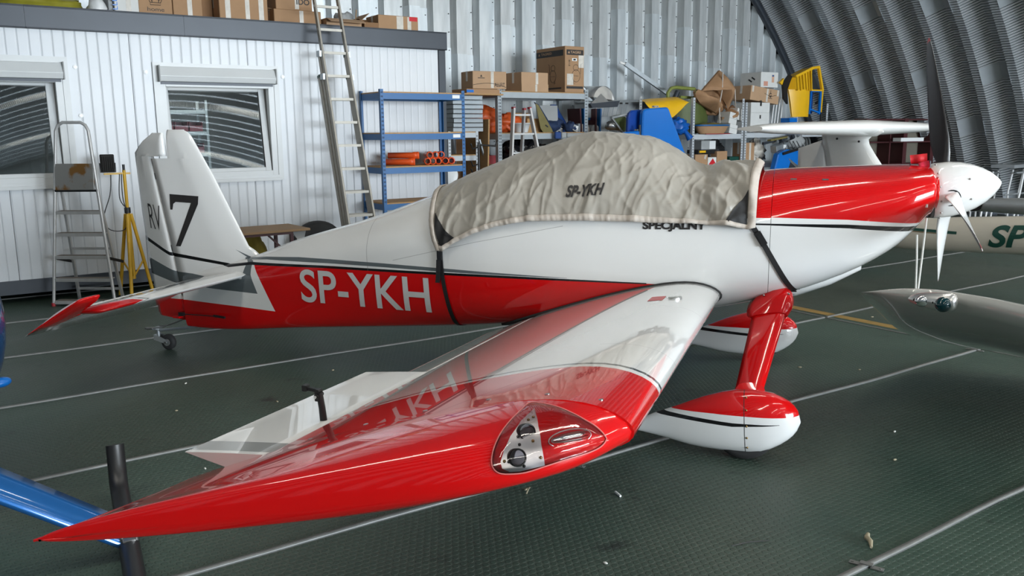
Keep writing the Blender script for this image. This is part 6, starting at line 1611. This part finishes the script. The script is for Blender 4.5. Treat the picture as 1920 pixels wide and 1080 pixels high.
# ---- maroon bookcase and metal furniture by the arched wall
bc = hthing('maroon_bookcase', 'dark maroon bookcase with beige back panels standing by the arched wall', 'bookcase', 13.15, 2.95, 0, -12)
MB().bb((-2.0,.33,0),(1.35,.36,1.95)).build('back_panel', M['beigeboard'], bc)
for x, w in ((-2.0,.03),(-1.35,.03),(-.98,.10),(-.22,.10),(.45,.03),(1.33,.06)): MB().bb((x,0,0),(x+w,.33,1.97)).build('upright', M['maroon'], bc)
for z in (.1,.55,1.05,1.50,1.95): MB().bb((-2.0,.01,z-.02),(1.35,.33,z+.01)).build('shelf', M['maroon'], bc)
o = hthing('white_folder_stack', 'white flat stack lying on a shelf of the maroon bookcase', 'papers', 11.75, 3.2, 1.515, -12); MB().bb((-.3,.0,0),(.3,.2,.07)).build('stack_body', M['white'], o)
def tubeframe(s, m, z0, sc, lb, turn):
    o = hthing('tubular_metal_frame', lb, 'frame', s, m, 0, turn, 'tubular frames by the arched wall')
    for x in (-.3, .0, .3):
        MB().tube([(x*sc-.10,0,0),(x*sc+.05,0,.55*sc+z0),(x*sc+.12,.0,.95*sc+z0)], .018, 8).build('frame_leg', M['white'], o)
        MB().tube([(x*sc+.14,.25,0),(x*sc+.0,.2,.55*sc+z0),(x*sc-.06,.1,.95*sc+z0)], .018, 8).build('frame_leg', M['white'], o)
    MB().tube([(-.42*sc,0,.90*sc+z0),(.45*sc,0,.92*sc+z0)], .02, 8).build('frame_rail', M['winggrey'], o); MB().tube([(-.40*sc,.2,.50*sc+z0),(.42*sc,.2,.52*sc+z0)], .018, 8).build('frame_rail', M['winggrey'], o)
tubeframe(12.1, 4.6, .0, 1.0, 'white tubular metal frame standing behind the spinner tip, left of its neighbour', 10)
tubeframe(12.55, 5.1, .0, 1.05, 'white tubular metal frame at the right edge behind the silver wing', -8)
bk_ = hthing('bicycle', 'old bicycle with white handlebars leaning by the arched wall at right', 'bicycle', 13.2, 3.75, 0, 15)
for x in (-.5,.5): MB().lathe([(.31,-.018),(.33,0),(.31,.018),(.30,0),(.31,-.018)], (x,0,.335), (0,1,0), 28).build('wheel', M['rubber'], bk_)
for pts in ([(-.5,0,.33),(-.15,0,.80),(.35,0,.82),(.5,0,.33)],[(-.05,0,.32),(-.18,0,.92)],[(-.05,0,.32),(.35,0,.80)],[(-.5,0,.33),(-.05,0,.32)],[(.35,0,.82),(.33,0,1.0)]): MB().tube(pts, .018, 8).build('frame_tube', M['darkgrey'], bk_)
MB().tube([(.25,-.25,1.05),(.33,0,1.0),(.25,.25,1.05)], .016, 8).build('handlebar', M['white'], bk_); blob('saddle', M['black'], bk_, (-.18,0,.95), (.14,.07,.04), 91, .1, 12, 8)
bd = hthing('grey_board', 'long pale grey board lying on the tubular frames behind the spinner', 'board', 12.3, 4.9, 1.04, 5); MB().bb((-.5,-.2,0),(.75,.2,.06)).build('board', M['winggrey'], bd)
# ---- inside the office container (area light added only to brighten the dark interior)
ol_ = bpy.data.lights.new('office_fill_light', 'AREA'); ol_.energy = 14; ol_.size = 1.0; ol_.color = (1,.96,.9)
oo = bpy.data.objects.new('office_fill_light', ol_); COL.objects.link(oo); oo.location = hang(-1.6, 1.75, 2.85)
ir = rack('office_shelving', 'white shelving inside the office, seen through the tilted window', -2.35, -1.35, .95, 1.40, 2.2, [.4,.9,1.25,1.52,1.79,2.06], M['white'], M['white'], .03, slots=False, beam=.03)
n = 0
for zi, z in enumerate((1.27,1.54,1.81)):
    for k in range(5):
        o = hthing('red_bin', 'red storage bin, %s in the %s row inside the office' % (['first','second','third','fourth','fifth'][k], ['bottom','middle','top'][zi]), 'bin', -2.22+.18*k, 1.38, z, 0, 'red bins in the office')
        q = MB(); q.bb((-.08,0,0),(.08,.3,.008)); q.bb((-.08,0,.008),(-.074,.3,.12)); q.bb((.074,0,.008),(.08,.3,.12)); q.bb((-.074,.292,.008),(.074,.3,.12)); q.bb((-.074,0,.008),(.074,.006,.07)); q.build('bin_body', M['redbin'], o)
# ================================================================== LANDING LIGHT IN THE RIGHT WING TIP
from mathutils.bvhtree import BVHTree
_bv = BVHTree.FromPolygons([v.co.copy() for v in tip_r.data.vertices], [tuple(p.vertices) for p in tip_r.data.polygons])
LD = Vector((.45, -.8, .4)).normalized(); L1 = Vector((.8716, .4903, 0)); L2 = Vector((.1959, -.3482, -.9167)); LO = Vector((-.45, -3.6, .95))
def tip_hit(a, b):
    h = _bv.ray_cast(LO + L1*a + L2*b + LD, -LD)
    return h[0], (h[1] if h[1].dot(LD) > 0 else -h[1])
def spline2(ps, n=4):
    k = len(ps); out = []
    for i in range(k):
        p = [Vector((*ps[(i+d) % k], 0)) for d in (-1,0,1,2)]
        for j in range(n):
            f = j/n; q = .5*((2*p[1]) + (p[2]-p[0])*f + (2*p[0]-5*p[1]+4*p[2]-p[3])*f*f + (3*p[1]-p[0]-3*p[2]+p[3])*f**3); out.append((q.x, q.y))
    return out
def edge_dist(a, b, ol):
    m = 9
    for (x0,y0),(x1,y1) in zip(ol, ol[1:]+ol[:1]):
        dx, dy = x1-x0, y1-y0; t = max(0, min(1, ((a-x0)*dx+(b-y0)*dy)/(dx*dx+dy*dy+1e-12))); m = min(m, math.hypot(a-x0-t*dx, b-y0-t*dy))
    return m
def tip_patch(name, ol, off, mat, parent, step=.012):
    vs, fs = refine2d([(a, b) for a, b in ol], [tuple(range(len(ol)))], step, step)
    pts = []
    for a, b in vs:
        p, n = tip_hit(a, b); pts.append(p + LD*(off(a, b) if callable(off) else off))
    fs = [f if (pts[f[1]]-pts[f[0]]).cross(pts[f[2]]-pts[f[0]]).dot(LD) > 0 else tuple(reversed(f)) for f in fs]
    return MB().add(pts, fs, 0, True).build(name, mat, parent, fix=False)
OUT = [(.0453,-.1217),(.0888,-.1074),(.1242,-.0854),(.1604,-.056),(.1873,-.0336),(.2035,-.0098),(.2045,.0013),(.1821,.0181),(.142,.0304),(.0818,.0419),(.0255,.0543),(-.0221,.0645),(-.0614,.065),(-.087,.0602),(-.1,.0461),(-.1019,.0264),(-.0907,-.0045),(-.0671,-.0389),(-.0281,-.0748),(.0126,-.1031)]
PLATE = [(.0425,-.1014),(.0301,-.0474),(.0249,.0015),(.027,.0518),(-.0016,.0559),(-.035,.0608),(-.0611,.0598),(-.0785,.0506),(-.0808,.0336),(-.0693,.0069),(-.0461,-.0282),(-.0082,-.0664)]
ol = spline2(OUT, 3)
lens = tip_patch('light_lens', ol, lambda a, b: .0025 + .022*min(1, edge_dist(a, b, ol)/.025)**.7, clear, tip_r, .010)
MB().tube([tip_hit(a, b)[0] + LD*.0028 for a, b in ol], .0022, 6, closed=True).build('lens_rim', flat('pink_lens_edge', (.62,.16,.15), .3), lens)
pl_ = tip_patch('lamp_plate', PLATE, .0022, flat('brushed_aluminium_plate', (.70,.70,.72), .38, .7, .1, 30), tip_r)
for a, b in ((-.0054,-.0345), (-.0409,.0266)):
    p, n = tip_hit(a, b); ax_ = (LD*.65 + Vector((.75,-.35,.1))*.35).normalized()
    q = MB(); q.lathe([(.0225,-.01),(.0225,.012),(.020,.014),(.018,.010)], p, ax_, 24); lp = q.build('landing_lamp', M['black'], tip_r)
    MB().lathe([(.0001,.0095),(.018,.0095)], p, ax_, 20).build('lamp_glass', Mat('lamp_glass', (.10,.09,.10), .06, .4).coat(1,.02).m, lp)
for a, b in ((.0266,-.0741),(.0114,-.0675),(-.0281,-.0251),(.0059,-.0109),(-.0291,-.0044),(-.0614,.0353),(-.025,.0488),(.0184,.0316),(-.0716,.0331)):
    p, n = tip_hit(a, b); MB().sphere(p + LD*.004, .0042, 8, 5).build('lamp_screw', M['black'] if (a < 0 and a > -.065) else M['brass'], pl_)
p0, p1 = tip_hit(.050,-.006)[0] + LD*.006, tip_hit(.156,-.0165)[0] + LD*.006
q = MB(); q.tube([p0, p0.lerp(p1,.06), p0.lerp(p1,.3), p0.lerp(p1,.7), p0.lerp(p1,.94), p1], [.002,.008,.013,.0145,.012,.004], 16); q.build('strobe_tube', M['chrome'], tip_r)
q = MB(); rim = []
for k in range(28):
    t = 2*PI*k/28; c = p0.lerp(p1, .5) + (p1-p0)*.56*math.cos(t) + L2*(.021*math.sin(t)); rim.append(c)
q.tube(rim, .0016, 6, closed=True); q.build('strobe_rim', M['alu'], tip_r)

# ---- litter on the floor
def litter(lb, s, m, pts, r, mat, name='litter'):
    o = hthing(name, lb, 'litter', s, m, 0, 0); MB().tube(pts, r, 6).build('litter_body', mat, o); return o
straw = flat('dry_straw', (.33,.29,.20), .8, 0, .2, 30)
litter('short dry twig lying on the mat near the nearest floor rail at right', -1.20, 10.86, [(0,0,.012),(.04,.03,.016),(.06,.06,.014),(.10,.08,.012)], [.006,.011,.013,.008], straw, 'dry_twig')
litter('tuft of dry straw on the mat below the wing-tip lights', -2.08, 9.56, [(0,0,.006),(.03,.02,.02),(.01,.05,.008),(.05,.04,.012),(.0,.01,.022)], .004, straw, 'straw_tuft')
litter('white scrap lying on the mat below the near wheel fairing', -1.72, 9.85, [(0,0,.006),(.01,.05,.008)], .006, M['white'], 'paper_scrap')
litter('thin dark wire on the mat in front of the near wheel', -1.66, 10.50, [(0,0,.004),(.08,-.02,.006),(.17,-.06,.004)], .002, M['black'], 'wire_scrap')
rs = random.Random(5)
blobs = [(1.30,7.62,'beside the yellow floor line behind the gear legs'),(2.9,8.2,'on the mat under the pale grey wing tip'),(.9,8.9,'between the two wheel fairings and the grey wing'),(.2,10.1,'in the open floor right of the near wheel'),(-.2,10.35,'nearest the bottom right rail'),(-3.2,7.2,'in the row by the blue helicopter, left'),(-3.3,8.3,'left of the upturned black skid end'),(-2.6,7.4,'behind the raised aileron, left one'),(-2.0,6.9,'behind the raised aileron, right one'),(-3.0,6.6,'between tail wheel and helicopter'),(1.2,9.2,'just beyond the rail ahead of the near wheel'),(1.6,10.4,'far right in front of the grey wing'),(-2.2,10.3,'at the bottom centre below the landing light')]
for i, (s, m, wh_) in enumerate(blobs):
    o = hthing('dust_clump', 'small pale dust clump ' + wh_, 'litter', s, m, 0, rs.uniform(0,180), 'dust clumps on the mats'); blob('clump', straw if i % 3 else M['cord'], o, (0,0,.004), (.010+.006*rs.random(),.006,.005), i*3.1, .5, 8, 5, 3, 0)
